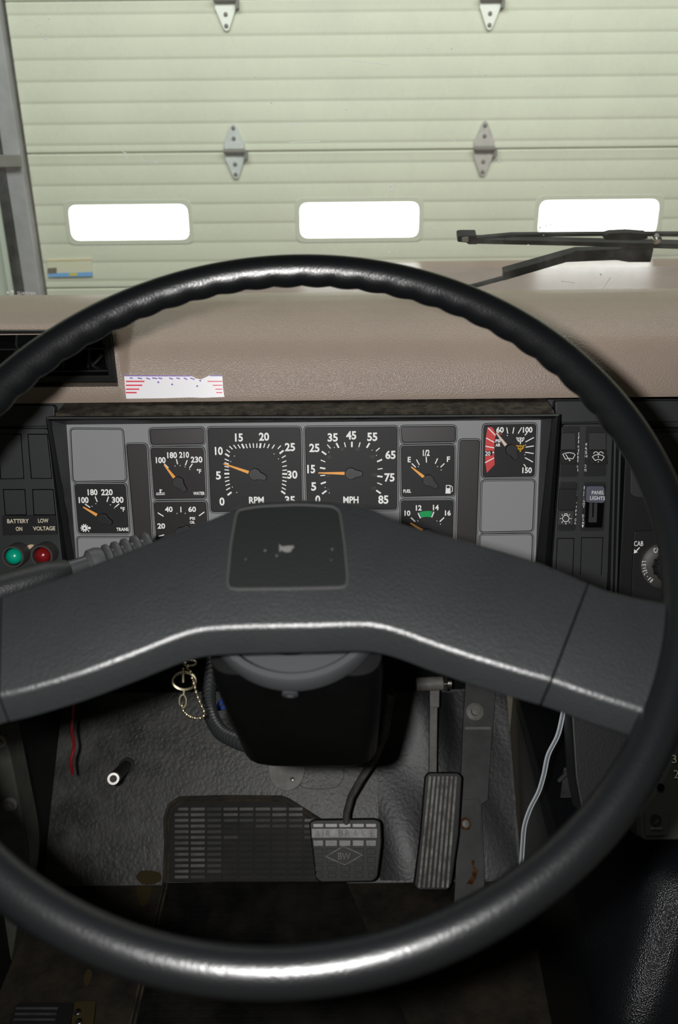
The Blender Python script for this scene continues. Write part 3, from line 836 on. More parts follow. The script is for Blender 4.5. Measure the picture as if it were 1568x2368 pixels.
words(m, [('PSI', 968, 426), ('AIR', 968, 460)], c6, 26, 16)
for cx, cy, t, mm in ((1153, 415, '1', 'print_white'), (1152, 480, '2', 'print_amber')):
    pts = [(cx + 17 * math.cos(a), cy + 17 * math.sin(a)) for a in [2 * math.pi * k / 12 for k in range(12)]]
    m.use('symbol'); m.pline(CL, [c6(*p) for p in pts], 1.5, MW, mm, True); m.text(CL, t, *c6(cx, cy), 3.2 if t == '1' else 4.5, 5.5, MW, mm)
    m.pline(CL, [c6(cx - 32, cy - 18), c6(cx - 26, cy + 2), c6(cx - 12, cy + 18)], 1.5, MW, mm); m.pline(CL, [c6(cx + 32, cy - 18), c6(cx + 26, cy + 2), c6(cx + 12, cy + 18)], 1.5, MW, mm)
    m.stroke(CL, c6(cx, cy + 18), c6(cx, cy + 36), 2.5, MW, mm)
    m.stroke(CL, c6(cx - 32, cy - 18), c6(cx - 14, cy - 10), 1.5, MW, mm); m.stroke(CL, c6(cx + 32, cy - 18), c6(cx + 14, cy - 10), 1.5, MW, mm)
m.build('markings', g)
needle(g, c6(955, 360), c6(1034, 464), c6(1082, 502), c6(1122, 578), 13.5, 'needle_pale')

# blanks, displays and warning light strips
def blank(name, quad, matn, w, frame=True):
    m = MB(matn); m.pslab(CL, quad, w, 0.003 + max(0, w), None, 0.004)
    o = m.build(name, ic, 0.0005)
    if frame: inner_frame(quad, o)
    return o
for q in ([(164, 993), (282, 994), (290, 1111), (170, 1113)], [(179, 1244), (302, 1244), (308, 1385), (186, 1385)], [(1116, 1113), (1236, 1112), (1231, 1227), (1113, 1230)], [(1112, 1238), (1231, 1237), (1226, 1385), (1108, 1385)]):
    blank('blank_panel', q, 'blank_grey', 0.0006)
for q in ([(346, 993), (470, 990), (471, 1026), (350, 1028)], [(928, 987), (1053, 986), (1053, 1021), (930, 1023)]):
    blank('blank_display', q, 'slot_maroon', 0.0004)
for q in ([(293, 1028), (338, 1028), (353, 1290), (316, 1290)], [(1064, 1018), (1109, 1018), (1099, 1290), (1056, 1290)]):
    blank('warning_light_strip', q, 'slot_maroon', 0.0004)

# ------------------------------------------------------------------ left switch panel
lp = thing('switch_panel', 'black panel of blank switch covers with two indicator lamps left of the instruments', 'switch panel', CL.at(50, 1400, -0.012))
m = MB('trim_black')
m.pslab(CL, [(-60, 992), (104, 991), (111, 995), (146, 1315), (160, 1400), (-60, 1400)], 0.0, 0.012, None, 0.003)
m.build('panel_plate', lp, 0.001)
for q in ([(-4, 1005), (47, 1005), (54, 1106), (2, 1107)], [(65, 1005), (108, 1005), (119, 1106), (73, 1106)], [(8, 1133), (56, 1133), (60, 1190), (13, 1190)], [(76, 1133), (122, 1133), (127, 1190), (79, 1190)]):
    uo = [CL.uv(x, y) for x, y in q]
    m = MB('trim_black', 'cavity'); m.pslab(CL, q, 0.0012, 0.003, 'trim_black', 0.001)
    qq = [(q[0][0] - 2, q[0][1] - 2), (q[1][0] + 2, q[1][1] - 2), (q[2][0] + 2, q[2][1] + 1.5), (q[3][0] - 2, q[3][1] + 1.5)]
    m.pslab(CL, qq, 0.0004, 0.002, 'cavity', 0.001)
    m.build('switch_blank', lp, 0.0004)
m = MB('switch_black')
m.pslab(CL, [(4, 1193), (128, 1191.5), (132, 1236), (6, 1238)], 0.003, 0.004, None, 0.0006)
lb = m.build('label_plate', lp, 0.0004)
m = Marks()
for s, x, y, w in (('BATTERY', 41.6, 1205, 50), ('ON', 44, 1223, 15), ('LOW', 100, 1204, 24), ('VOLTAGE', 102, 1222, 51)):
    m.text(CL, s, x, y, w, 9.5, 0.0034, 'print_cream', 0, 0.02)
m.build('lettering', lb)
for x, y, mm, nm in ((29.5, 1288, 'lens_green', 'green lens'), (96, 1286, 'lens_red', 'red lens')):
    c = CL.at(x, y, 0.022); k = CL.size(x, y)[0]; ax = CL.n
    m = MB('ring_grey', 'cavity')
    m.lathe(c - ax * 0.022, ax, [(26 * k, -0.002), (26 * k, 0.019), (24.5 * k, 0.022), (21 * k, 0.022), (20 * k, 0.018), (20 * k, 0.0)], 28)
    il = m.build('indicator_lamp', lp)
    m = MB(mm)
    m.lathe(c - ax * 0.012, ax, [(18.5 * k, -0.004), (18.5 * k, 0.008), (16 * k, 0.0125), (9 * k, 0.0155), (0.0, 0.0165)], 28)
    m.build('lens', il, label=nm)
m = MB('chip'); m.pslab(CL, [(63, 1262), (70, 1259), (79, 1260), (74, 1266), (68, 1270)], 0.0008, 0.0008); m.build('worn_patch', lp)

# ------------------------------------------------------------------ right switch panel
rp = thing('switch_panel', 'black panel with wiper, washer, headlight and dimmer switches right of the instruments', 'switch panel', CL.at(1350, 1400, -0.012))
def c7(x, y): return (1240 + x * 0.2195, 900 + y * 0.2196)
m = MB('trim_black')
m.pslab(CL, [(1302, 981), (1418, 980), (1406, 1330), (1402, 1400), (1274, 1400), (1278, 1300)], 0.001, 0.013, None, 0.004)
m.build('panel_plate', rp, 0.001)
m = MB('trim_black')
for x0, x1 in ((1424, 1414), (1436, 1424)):
    m.stroke(CL, (x0, 1000), (x1, 1400), 6, 0.004, None, 0.014)
m.build('edge_rib', rp, 0.001)
def bezel(q, parent, nm='switch_frame'):
    uo = rounded([CL.uv(*p) for p in q], 0.003)
    cxx = sum(p[0] for p in q) / 4; cyy = sum(p[1] for p in q) / 4
    ui = rounded([CL.uv(x + (2.2 if x < cxx else -2.2), y + (2.2 if y < cyy else -2.2)) for x, y in q], 0.0025)
    m = MB('switch_face'); m.ring(CL, uo, ui, 0.0022, 0.002); return m.build(nm, parent, 0.0005)
def column_text(m, s, x, y0, y1, w, xe=None):
    n = len(s); dy = (y1 - y0) / max(1, n - 1)
    if isinstance(m, Marks): m = m.L('lettering|%d' % len(m.layers))
    for i, ch in enumerate(s):
        if ch == ' ': continue
        xx = x + ((xe - x) * i / (n - 1) if xe else 0)
        m.text(CL, ch, xx, y0 + dy * i, w if ch not in 'I1' else w * 0.3, dy * 0.78, 0.0016, 'print_white', 0, 0.0)
def arcpts(cx, cy, rx, ry, a0, a1, n=9): return [(cx + rx * math.cos(R(a0 + (a1 - a0) * k / n)), cy - ry * math.sin(R(a0 + (a1 - a0) * k / n))) for k in range(n + 1)]

def rocker(frame_q, up_q, low_q, face_at, icon, letters):
    """a two-part rocker: the raised half stands off the panel, the other half lies back"""
    m = MB('switch_black'); m.pslab(CL, frame_q, 0.0014, 0.003, None, 0.003)
    o = m.build('rocker_switch', rp, 0.0004)
    bezel(frame_q, o)
    up_r = face_at != 'up'
    m = MB('switch_face', 'switch_black')
    wu, wl = 0.0035, 0.0090
    A = [CL.at(*up_q[0], wu), CL.at(*up_q[1], wu), CL.at(*up_q[2], wu), CL.at(*up_q[3], wu)]
    m.prism(A, -CL.n * 0.003, 'switch_face' if face_at != 'low_light' else 'switch_black')
    B = [CL.at(*low_q[0], 0.0042), CL.at(*low_q[1], 0.0042), CL.at(*low_q[2], wl), CL.at(*low_q[3], wl)]
    m.prism(B, None, 'switch_face' if face_at == 'low_light' else 'switch_black', back=[CL.P(*CL.uv(*p), 0.001) for p in low_q])
    key = m.build('rocker_key', o, 0.0006)
    m = MB('print_white'); icon(m); m.build('icon', key)
    m = Marks(); letters(m); m.build('lettering', o)
LK = Frame(CL.P(0, 0, 0.0085), CL.u, CL.v)
def ic_wiper(m):
    P = lambda *a: c7(*a)
    top = [P(x, y) for x, y in ((280, 685), (300, 675), (345, 668), (390, 675), (411, 690))]
    m.pline(LK, top + [P(385, 735), P(360, 728), P(335, 728), P(310, 738), P(280, 685)], 1.4, 0.0008, 'print_white')
    m.stroke(LK, P(310, 685), P(352, 748), 1.4, 0.0008, 'print_white'); m.disc(LK, *P(354, 750), 1.6, 0.0008, 0.0003, 'print_white', 8)
def ic_wash(m):
    P = c7
    m.pline(LK, [P(592, 712), P(620, 694), P(655, 688), P(690, 694), P(718, 712), P(690, 752), P(672, 742), P(655, 740), P(640, 742), P(622, 752), P(592, 712)], 1.4, 0.0008, 'print_white')
    m.pline(LK, [P(655, 772), P(655, 760)], 1.4, 0.0008, 'print_white'); m.pline(LK, [P(655, 725), P(655, 700)], 1.4, 0.0008, 'print_white')
    m.pline(LK, [P(652, 690), P(648, 668), P(632, 658), P(612, 664)], 1.4, 0.0008, 'print_white'); m.pline(LK, [P(660, 690), P(664, 668), P(682, 658), P(702, 668)], 1.4, 0.0008, 'print_white')
    m.stroke(LK, P(612, 664), P(604, 682), 1.4, 0.0008, 'print_white'); m.stroke(LK, P(702, 668), P(708, 682), 1.4, 0.0008, 'print_white')
def ic_bulb(m):
    P = c7; c = (312, 1362)
    m.pline(LK, [P(c[0] + 34 * math.cos(a), c[1] + 34 * math.sin(a)) for a in [2 * math.pi * k / 16 for k in range(16)]], 1.4, 0.0008, 'print_white', True)
    m.pline(LK, [P(300, 1326), P(300, 1312), P(328, 1312), P(328, 1326)], 1.4, 0.0008, 'print_white')
    for k in range(1, 8):
        a = R(-90 + 45 * k); m.stroke(LK, P(c[0] + 45 * math.cos(a), c[1] + 45 * math.sin(a)), P(c[0] + 62 * math.cos(a), c[1] + 62 * math.sin(a)), 1.4, 0.0008, 'print_white')
rocker([(1299, 986), (1342, 986), (1338, 1103), (1293, 1103)], [(1299, 1001), (1331, 1001), (1332, 1040), (1297, 1040)], [(1297, 1041), (1333, 1041), (1333, 1073), (1296, 1073)], 'up', ic_wiper,
       lambda m: (column_text(m, 'OFF', 1339, 1004, 1022, 4), column_text(m, 'WIPER', 1338, 1033, 1066, 5), column_text(m, 'HI', 1336.5, 1079, 1087, 4)))
rocker([(1352, 986), (1405, 986), (1403, 1102), (1348, 1102)], [(1363, 1001), (1401, 1001), (1402, 1040), (1362, 1040)], [(1362, 1041), (1402, 1041), (1405, 1073), (1369, 1073)], 'up', ic_wash,
       lambda m: (column_text(m, 'WASH', 1355, 1028, 1055, 6), column_text(m, 'ON', 1353.5, 1078, 1087, 4.5)))
rocker([(1293, 1115), (1337, 1115), (1333, 1228), (1289, 1228)], [(1294, 1131), (1335, 1131), (1332, 1179), (1292, 1179)], [(1292, 1181), (1328, 1181), (1326, 1214), (1290, 1214)], 'low_light', ic_bulb,
       lambda m: (column_text(m, 'OFF', 1334, 1135, 1146, 3.6), column_text(m, 'PARK', 1333, 1164, 1190, 4), column_text(m, 'ON', 1331, 1202, 1210, 4)))
fq = [(1348, 1115), (1403, 1115), (1398, 1228), (1341, 1228)]
m = MB('switch_black'); m.pslab(CL, fq, 0.0014, 0.003, None, 0.003)
ds = m.build('dimmer_switch', rp, 0.0004); bezel(fq, ds)
m = MB('cavity', 'switch_face')
m.pslab(CL, [(1355, 1124), (1400, 1124), (1393, 1220), (1353, 1220)], 0.0018, 0.001, 'cavity', 0.002)
m.pslab(CL, [(1364, 1150), (1382, 1150), (1380, 1208), (1361, 1208)], 0.0024, 0.001, 'switch_face', 0.001)
m.pslab(CL, [(1371, 1150), (1374, 1150), (1372.5, 1196), (1370, 1196)], 0.0028, 0.001, 'cavity')
m.build('slider_slot', ds)
m = MB('knob_grey'); m.pslab(CL, [(1357, 1124), (1399, 1124), (1399, 1164), (1355, 1162)], 0.012, 0.010, None, 0.004)
kn = m.build('slider_knob', ds, 0.001, label='grey slider knob reading PANEL LIGHTS')
m = Marks(); m.text(CL, 'PANEL', 1383, 1139, 28, 8, 0.0124, 'print_white', 0, 0.0); m.text(CL, 'LIGHTS', 1382, 1152, 34, 8.5, 0.0124, 'print_white', -3, 0.0); m.build('lettering', kn)
m = Marks(); m.use('arrow_mark'); column_text(m, 'BRIGHT', 1351.5, 1138, 1172, 4, 1350); column_text(m, 'DIM', 1348.5, 1193, 1210, 4)
m.pslab(CL, [(1351.5, 1123), (1354, 1132), (1349, 1132)], 0.0016, 0.0003, 'print_white'); m.use('arrow_mark|b'); m.pslab(CL, [(1345.5, 1214), (1350, 1214), (1347.5, 1221)], 0.0016, 0.0003, 'print_white'); m.build('lettering', ds)
for q in ([(1290, 1246), (1327, 1246), (1324, 1330), (1286, 1330)], [(1346, 1244), (1394, 1244), (1390, 1330), (1343, 1330)]):
    m = MB('trim_black', 'cavity'); m.pslab(CL, q, 0.0022, 0.002, 'trim_black', 0.001); m.pslab(CL, [(q[0][0] - 1.5, q[0][1] - 1.5), (q[1][0] + 1.5, q[1][1] - 1.5), (q[2][0] + 1.5, q[2][1]), (q[3][0] - 1.5, q[3][1])], 0.0014, 0.001, 'cavity')
    m.build('switch_blank', rp, 0.0004)

# ------------------------------------------------------------------ heater control panel, far right
hp = thing('climate_control_panel', 'black heater panel with round CAB dial at the far right of the dash', 'heater control', CL.at(1530, 1420, -0.012))
m = MB('console_black')
m.pslab(CL, [(1450, 990), (1900, 988), (1900, 1420), (1428, 1420), (1433, 1330), (1446, 1060)], 0.006, 0.018, None, 0.003)
m.build('panel_plate', hp, 0.001)
m = MB('trim_black'); m.pslab(CL, [(1460, 1000), (1700, 1000), (1700, 1150), (1470, 1150), (1458, 1142)], 0.008, 0.004, None, 0.003); m.build('blank_cover', hp, 0.0008)
m = MB('switch_black'); m.pslab(CL, [(1467, 1228), (1800, 1226), (1800, 1400), (1459, 1400)], 0.009, 0.005, None, 0.004); cp = m.build('control_plate', hp, 0.0008)
dc = (1534, 1306)
k = CL.size(*dc)[0]
m = MB('ring_grey'); cc = CL.at(*dc, 0.009)
m.lathe(cc, CL.n, [(54 * k, -0.002), (54 * k, 0.004), (51 * k, 0.0055), (34 * k, 0.009), (32 * k, 0.009), (0, 0.009)], 48); dl = m.build('dial_ring', hp)
m = MB('switch_black'); m.lathe(cc, CL.n, [(30 * k, 0.006), (30 * k, 0.022), (29 * k, 0.026), (0, 0.026)], 40)
for i in range(12):
    a = 2 * math.pi * i / 12; p = cc + CL.u * (30 * k * math.cos(a)) + CL.v * (30 * k * math.sin(a)); m.tube([p + CL.n * 0.006, p + CL.n * 0.022], 0.0016, 6)
m.box(cc + CL.n * 0.031, 0.006, 0.034, 0.012, (CL.u, CL.v, CL.n)); m.build('knob', hp, 0.0008)
m = Marks()
m.use('arrow_mark'); m.text(CL, 'CAB', 1477, 1257, 21, 11.5, 0.0096, 'print_white', 0, 0.01)
m.stroke(CL, (1479, 1266), (1471, 1275), 2.4, 0.0096, 'print_white'); m.pslab(CL, [(1466, 1280), (1467, 1270), (1475, 1277)], 0.0096, 0.0003, 'print_white')
m.build('lettering', cp)
m = MB('print_white')
m2 = MB('print_white'); m2.text(CL, 'CA', 1518, 1272, 13, 11, 0.0180, 'print_white', 20, 0.01)
for i, ch in enumerate('BI-LEVEL'):
    a = R(232 - i * 8.5); m.text(CL, ch, dc[0] + 47 * math.cos(a) + 2, dc[1] - 47 * math.sin(a), 4.2 if ch not in 'I-' else 1.8, 9 if ch != '-' else 1.6, 0.0172, 'print_white', math.degrees(a) + 90, 0.0)
m.build('lettering', dl); m2.build('lettering', dl)

# ================================================================== STEERING WHEEL
sw = thing('steering_wheel', 'large black steering wheel with broad two-spoke hub in the foreground', 'steering wheel', WH.o)
def rim():
    Rm, r = 0.24, 0.0118
    N, S = 460, 28
    loops = []
    for i in range(N):
        th = 2 * math.pi * i / N
        rad = WH.u * math.cos(th) + WH.v * math.sin(th)
        a = (math.degrees(th) - 90 + 180) % 360 - 180
        gate = max(0.0, min(1.0, (74 - abs(a)) / 6.0))
        L = []
        for k in range(S):
            ph = 2 * math.pi * k / S
            inn = -math.cos(ph); low = -math.sin(ph)
            f = max(0.0, inn * 0.75 + low * 0.66 - 0.15) * gate
            rr = r * (1 + f * (0.02 + 0.15 * abs(math.sin(math.radians(a) * 180 / 5.4))))
            L.append(WH.o + rad * (Rm + rr * math.cos(ph)) + WH.n * (rr * math.sin(ph)))
        loops.append(L)
    m = MB('rim_black'); m.rings(loops, None, True, False, True)
    return m
rim().build('rim', sw, sharp=70)

top_edge = [(1358, 1345), (1250, 1300), (1100, 1255), (1000, 1229), (920, 1205), (868, 1178), (800, 1160), (700, 1153), (600, 1158), (556, 1168), (500, 1193), (370, 1243), (250, 1290), (150, 1330), (60, 1358), (5, 1376)]
ridge = [(-5, 1610), (45, 1599), (120, 1578), (200, 1553), (310, 1512), (400, 1476), (450, 1460), (500, 1453), (600, 1449), (720, 1447), (830, 1444), (880, 1449), (930, 1463), (1000, 1489), (1100, 1522), (1200, 1552), (1274, 1573)]
HW = 0.004
def smooth_line(pts, n=3):
    out = []
    for i in range(len(pts) - 1):
        p0 = Vector(pts[max(0, i - 1)]); p1 = Vector(pts[i]); p2 = Vector(pts[i + 1]); p3 = Vector(pts[min(len(pts) - 1, i + 2)])
        for k in range(n):
            t = k / n
            out.append(tuple(0.5 * ((2 * p1) + (p2 - p0) * t + (2 * p0 - 5 * p1 + 4 * p2 - p3) * t * t + (3 * p1 - p0 - 3 * p2 + p3) * t ** 3)))
    out.append(tuple(pts[-1])); return out
def hub_pieces():
    """broad padded two-spoke hub: flat front with rolled edges, 36 mm deep, cut at the two seams"""
    right = [(1400, 1362), (1450, 1375), (1490, 1384), (1530, 1390), (1560, 1391), (1610, 1392)]
    right_low = [(1570, 1662), (1520, 1652), (1478, 1641), (1430, 1626), (1350, 1600)]
    left = [(-60, 1402), (-130, 1426), (-200, 1440), (-262, 1446)]
    left_low = [(-262, 1700), (-200, 1680), (-130, 1655), (-60, 1630)]
    nt_ = len(smooth_line(top_edge[::-1] + right)); nl_ = nt_ + len(smooth_line(right_low + ridge[::-1] + left_low[::-1]))
    px = smooth_line(top_edge[::-1] + right) + smooth_line(right_low + ridge[::-1] + left_low[::-1]) + smooth_line(left[::-1] + [(5, 1376)])[:-1]
    uv = [WH.uv(x, y, HW) for x, y in px]
    cuts = []
    for p, q in (((3, 1372), (-2, 1612)), ((1362, 1345), (1274, 1575))):
        a = WH.at(p[0], p[1], HW); b = WH.at(q[0], q[1], HW)
        nn = (b - a).cross(WH.n).normalized()
        if nn.dot(WH.u) < 0: nn = -nn
        cuts.append((a, nn))
    for name, lo, hi in (('spoke_end_cap', None, 0), ('hub_cover', 0, 1), ('spoke_end_cap', 1, None)):
        m = MB('hub_grey')
        m.prism([WH.P(a, b, HW) for a, b in uv], None, back=[WH.P(a, b - (0.0112 if nt_ <= i < nl_ else 0.0), HW - 0.0160) for i, (a, b) in enumerate(uv)])
        bm = m.bm
        bmesh.ops.remove_doubles(bm, verts=bm.verts, dist=1e-6)
        bmesh.ops.recalc_face_normals(bm, faces=bm.faces)
        es = [e for e in bm.edges if len(e.link_faces) == 2 and e.calc_face_angle(0) > R(40)]
        bmesh.ops.bevel(bm, geom=es, offset=0.0085, segments=6, profile=0.5, affect='EDGES', clamp_overlap=True)
        for f in bm.faces: f.smooth = True
        for k, sg in ((lo, -1), (hi, 1)):
            if k is None: continue
            c, nn = cuts[k]
            r = bmesh.ops.bisect_plane(bm, geom=bm.verts[:] + bm.edges[:] + bm.faces[:], plane_co=c - nn * sg * 0.0005, plane_no=nn * sg, clear_outer=True)
            ed = [g for g in r['geom_cut'] if isinstance(g, bmesh.types.BMEdge)]
            bmesh.ops.holes_fill(bm, edges=ed, sides=0)
        m.build(name, sw, 0.0006, 2, 50, 55)
hub_pieces()
# horn pad inside a raised bead
hq = [(546, 1192), (552, 1180), (600, 1172), (690, 1168), (770, 1172), (786, 1183), (797, 1260), (804, 1340), (800, 1356), (786, 1360), (660, 1363), (545, 1364), (530, 1360), (526, 1348), (534, 1260)]
huv = rounded([WH.uv(x, y, HW) for x, y in hq], 0.004, 3)
m = MB('bead_grey')
m.tube([WH.P(a, b, HW + 0.0002) for a, b in huv], 0.0009, 8, None, True)
m.build('horn_surround', sw)
m = MB('horn_rubber')
cu = sum(a for a, b in huv) / len(huv); cv = sum(b for a, b in huv) / len(huv)
m.slab(WH, [(cu + (a - cu) * 0.985, cv + (b - cv) * 0.98) for a, b in huv], HW + 0.0007, 0.004)
hb = m.build('horn_button', sw, 0.0006, label='black rubber horn button with a worn horn symbol')
m = MB('worn_grey')
m.pslab(WH, [(646, 1258), (652, 1264), (660, 1263), (668, 1262), (679, 1262), (680, 1266), (676, 1268), (673, 1275), (664, 1277), (655, 1275), (653, 1271), (646, 1276)], HW + 0.0016, 0.0004)
m.build('horn_symbol', hb)
for x, y, r in ((613, 1273, 2.2), (768, 1270, 2.0), (568, 1293, 1.3), (640, 1285, 2.0), (766, 1295, 1.2)):
    m = MB('worn_grey'); m.disc(WH, x, y, r, HW + 0.0015, 0.0003, None, 7); m.build('scuff', hb)

# ================================================================== STEERING COLUMN
sc = thing('steering_column', 'black steering column shroud below the steering wheel', 'steering column', WH.P(0, 0, -0.25))
m = MB('collar_grey')
m.lathe(WH.P(0.003, -0.0165, -0.052), -WH.n, [(0.0540, 0.012), (0.0540, 0.002), (0.0555, 0.0), (0.0595, 0.0), (0.0612, 0.003), (0.0612, 0.016), (0.058, 0.018), (0.0, 0.018)], 72)
m.build('collar', sc, label='dark grey ring collar')
m = MB('cavity'); m.lathe(WH.P(0, -0.012, -0.033), -WH.n, [(0.040, 0), (0.044, 0.028), (0.0, 0.0285)], 40); m.build('hub_base', sc)
CF = Frame(WH.P(0, 0, -0.07), WH.u, WH.v)
m = MB('shroud_black')
def sec(w, h0, h1, r): return rounded([(-w, -h0), (w, -h0), (w, h1 - 0.02), (-w, h1 - 0.02)], r, 5)
L = []
for d, w, h0, h1, r in ((0.0, 0.0570, 0.066, 0.07, 0.018), (0.02, 0.0580, 0.0705, 0.07, 0.018), (0.10, 0.0575, 0.072, 0.07, 0.018), (0.182, 0.057, 0.073, 0.07, 0.022), (0.196, 0.053, 0.070, 0.066, 0.022), (0.200, 0.046, 0.062, 0.06, 0.02)):
    L.append([CF.P(a + 0.004, b, -d) for a, b in sec(w, h0, h1, r)])
m.rings(L); m.build('shroud', sc, sharp=55)
m = MB('collar_grey'); m.lathe(CF.P(0.0, -0.0700, -0.018), -CF.v, [(0.0055, -0.003), (0.0055, 0.003), (0.003, 0.0035), (0, 0.0015)], 16); m.build('screw', sc)
m = MB('shroud_black'); m.prism([CF.P(-0.045, 0.04, -0.10), CF.P(0.045, 0.04, -0.10), CF.P(0.045, 0.04, -0.17), CF.P(-0.045, 0.04, -0.17)], Vector((0, 0.52, -0.20))); m.build('mounting_bracket', sc, 0.003)

# turn signal lever
def dpt(px, py, d): return EYE + ray(px, py) * d
tl = thing('turn_signal_lever', 'dark grey turn signal lever with ribbed grip left of the steering column', 'lever', dpt(300, 1275, 0.71))
A, B = dpt(420, 1234, 0.80), dpt(-110, 1402, 0.68)
ld = (B - A)
m = MB('collar_grey')
m.tube([WH.P(-0.02, -0.02, -0.12), A + ld * 0.15 - UP * 0.012, A + ld * 0.19], 0.0075, 14); m.tube([A + ld * 0.18, A + ld * 0.54], 0.0075, 14); m.build('stalk', tl)
for i, px in enumerate((236, 258, 281, 305, 330)):
    f = (420 - px) / 510.0; c = A + ld * f
    m = MB('lever_grey'); q = ld.normalized()
    m.lathe(c - q * 0.0036, q, [(0.006, 0), (0.0105, 0.0006), (0.0122, 0.002), (0.0122, 0.0045), (0.0105, 0.006), (0.006, 0.0066)], 20); m.build('grip_rib', tl)
m = MB('lever_grey')
m.tube([A + ld * t for t in (0.37, 0.385, 0.41, 0.44, 0.455)], [0.006, 0.0110, 0.0122, 0.0118, 0.008], 18); m.build('grip_end', tl)
m = MB('hub_grey')
m.tube([A + ld * t for t in (0.52, 0.535, 0.57, 0.63, 0.75, 0.9, 1.05, 1.2)], [0.004, 0.0090, 0.0115, 0.0132, 0.0140, 0.0145, 0.0145, 0.0145], 24); m.build('lever_handle', tl)

# ================================================================== FOOTWELL
XL, XRT = -0.52, 0.42
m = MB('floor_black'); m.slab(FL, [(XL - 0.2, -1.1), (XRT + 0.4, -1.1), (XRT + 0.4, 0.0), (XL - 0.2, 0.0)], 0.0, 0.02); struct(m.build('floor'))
m = MB('mat_rubber'); m.slab(TB, [(XL - 0.2, 0.0), (0.31, 0.0), (0.31, 0.33), (XL - 0.2, 0.33)], 0.0, 0.02); struct(m.build('wall_toe'))
yb = TB.P(0, 0.33, 0).y; zb = TB.P(0, 0.33, 0).z
m = MB('firewall_black'); m.box(((XL + XRT) / 2 + 0.1, yb + 0.012, zb + 0.35), XRT - XL + 0.6, 0.02, 0.72); struct(m.build('wall_front'))
m = MB('firewall_black'); m.box((XL - 0.01, 0.72, Z0 - 0.75), 0.02, 1.35, 0.82); struct(m.build('wall_side'))

m = MB('firewall_black'); m.box((1.36, 0.70, Z0 - 0.70), 0.02, 1.30, 0.92); struct(m.build('wall_right'))

# painted door pillar at far left
PF = Frame(W(0, 0.97, -0.7), (1, 0, 0), (0, 0.12, 1))
m = MB('green_paint')
m.pslab(PF, smooth_line([(0, 1640), (10, 1690), (26, 1760), (44, 1850), (60, 1930), (66, 1985), (62, 2050), (44, 2120), (32, 2190), (20, 2260), (10, 2310)]) + [(-60, 2320), (-110, 2200), (-110, 1640)], 0.0, 0.05)
pl = m.build('door_pillar', None, 0.004, 3)
tag(pl, 'greenish grey painted door pillar at the left edge of the footwell', 'pillar')
m = MB('dark_steel', 'cavity')
for x, y in ((24, 1858), (-2, 1712)):
    c = PF.at(x, y); m.lathe(c, PF.n, [(0.011, -0.002), (0.011, 0.003), (0.009, 0.004), (0.0065, 0.004), (0.0065, 0.009), (0.004, 0.010), (0, 0.010)], 16)
m.build('bolt', pl)

# floor mat, folded from the toe board down onto the floor
fm = thing('floor_mat', 'black ribbed rubber floor mat in front of the brake pedal', 'floor mat', FL.P(-0.1, 0.0, 0.0))
def mat_outline(): return [(376, 2040), (380, 1960), (378, 1890), (388, 1858), (414, 1841), (520, 1838), (651, 1839), (668, 1845), (749, 1896), (790, 1915), (800, 2040)]
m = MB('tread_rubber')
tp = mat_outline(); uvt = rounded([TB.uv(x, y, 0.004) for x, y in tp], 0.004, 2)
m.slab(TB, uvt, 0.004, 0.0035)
u0, u1 = TB.uv(376, 2040, 0.004)[0], TB.uv(800, 2040, 0.004)[0]
fl = [FL.uv(376, 2041, 0.004), FL.uv(345, 2150, 0.004), FL.uv(283, 2400, 0.004)]
xs0 = fl[0][0]
m.slab(FL, [(xs0, -0.30), (u1 + 0.10, -0.30), (u1, 0.002), (xs0, 0.002)], 0.004, 0.0035)
m.build('mat_base', fm, 0.0012)
m = MB('mat_edge')
cenu = sum(a for a, b in uvt) / len(uvt); cenv = sum(b for a, b in uvt) / len(uvt)
for sc_ in (0.985, 0.935):
    lp_ = [(376, 2040), (380, 1960), (378, 1890), (388, 1858), (414, 1841), (520, 1838), (651, 1839), (668, 1845), (749, 1896)]
    pts = [TB.uv(x, y, 0.004) for x, y in lp_]
    pts = [TB.P(cenu + (a - cenu) * sc_, 0.0 + (b) * (sc_ if sc_ > 0.95 else 0.94), 0.005) for a, b in pts]
    m.tube(pts, 0.0024, 6)
    x0_ = cenu + (xs0 - cenu) * sc_
    m.tube([FL.P(x0_, 0.0, 0.005), FL.P(x0_, -0.28, 0.005)], 0.0024, 6)
m.build('border_ridge', fm)
m = MB('tread_shaded')
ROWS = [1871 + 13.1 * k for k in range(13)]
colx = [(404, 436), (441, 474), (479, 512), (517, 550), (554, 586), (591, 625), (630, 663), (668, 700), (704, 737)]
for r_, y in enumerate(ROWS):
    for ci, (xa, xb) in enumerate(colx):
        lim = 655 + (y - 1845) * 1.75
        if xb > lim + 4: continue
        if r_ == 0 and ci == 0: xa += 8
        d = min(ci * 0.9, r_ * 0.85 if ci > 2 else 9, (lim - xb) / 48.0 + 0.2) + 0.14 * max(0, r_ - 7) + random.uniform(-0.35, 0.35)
        wm = 'tread_lit' if d < 1.0 else 'tread_mid' if d < 2.4 else 'tread_shaded'  # bar tone paints in the mat's lit edges and shaded centre
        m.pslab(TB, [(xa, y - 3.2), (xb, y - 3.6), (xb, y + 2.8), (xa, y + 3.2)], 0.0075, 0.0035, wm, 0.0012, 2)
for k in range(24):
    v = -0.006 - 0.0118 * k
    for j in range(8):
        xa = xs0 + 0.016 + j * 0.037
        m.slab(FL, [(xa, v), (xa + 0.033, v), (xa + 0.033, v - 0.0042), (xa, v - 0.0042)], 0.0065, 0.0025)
tr = m.build('tread', fm); tr['kind'] = 'stuff'

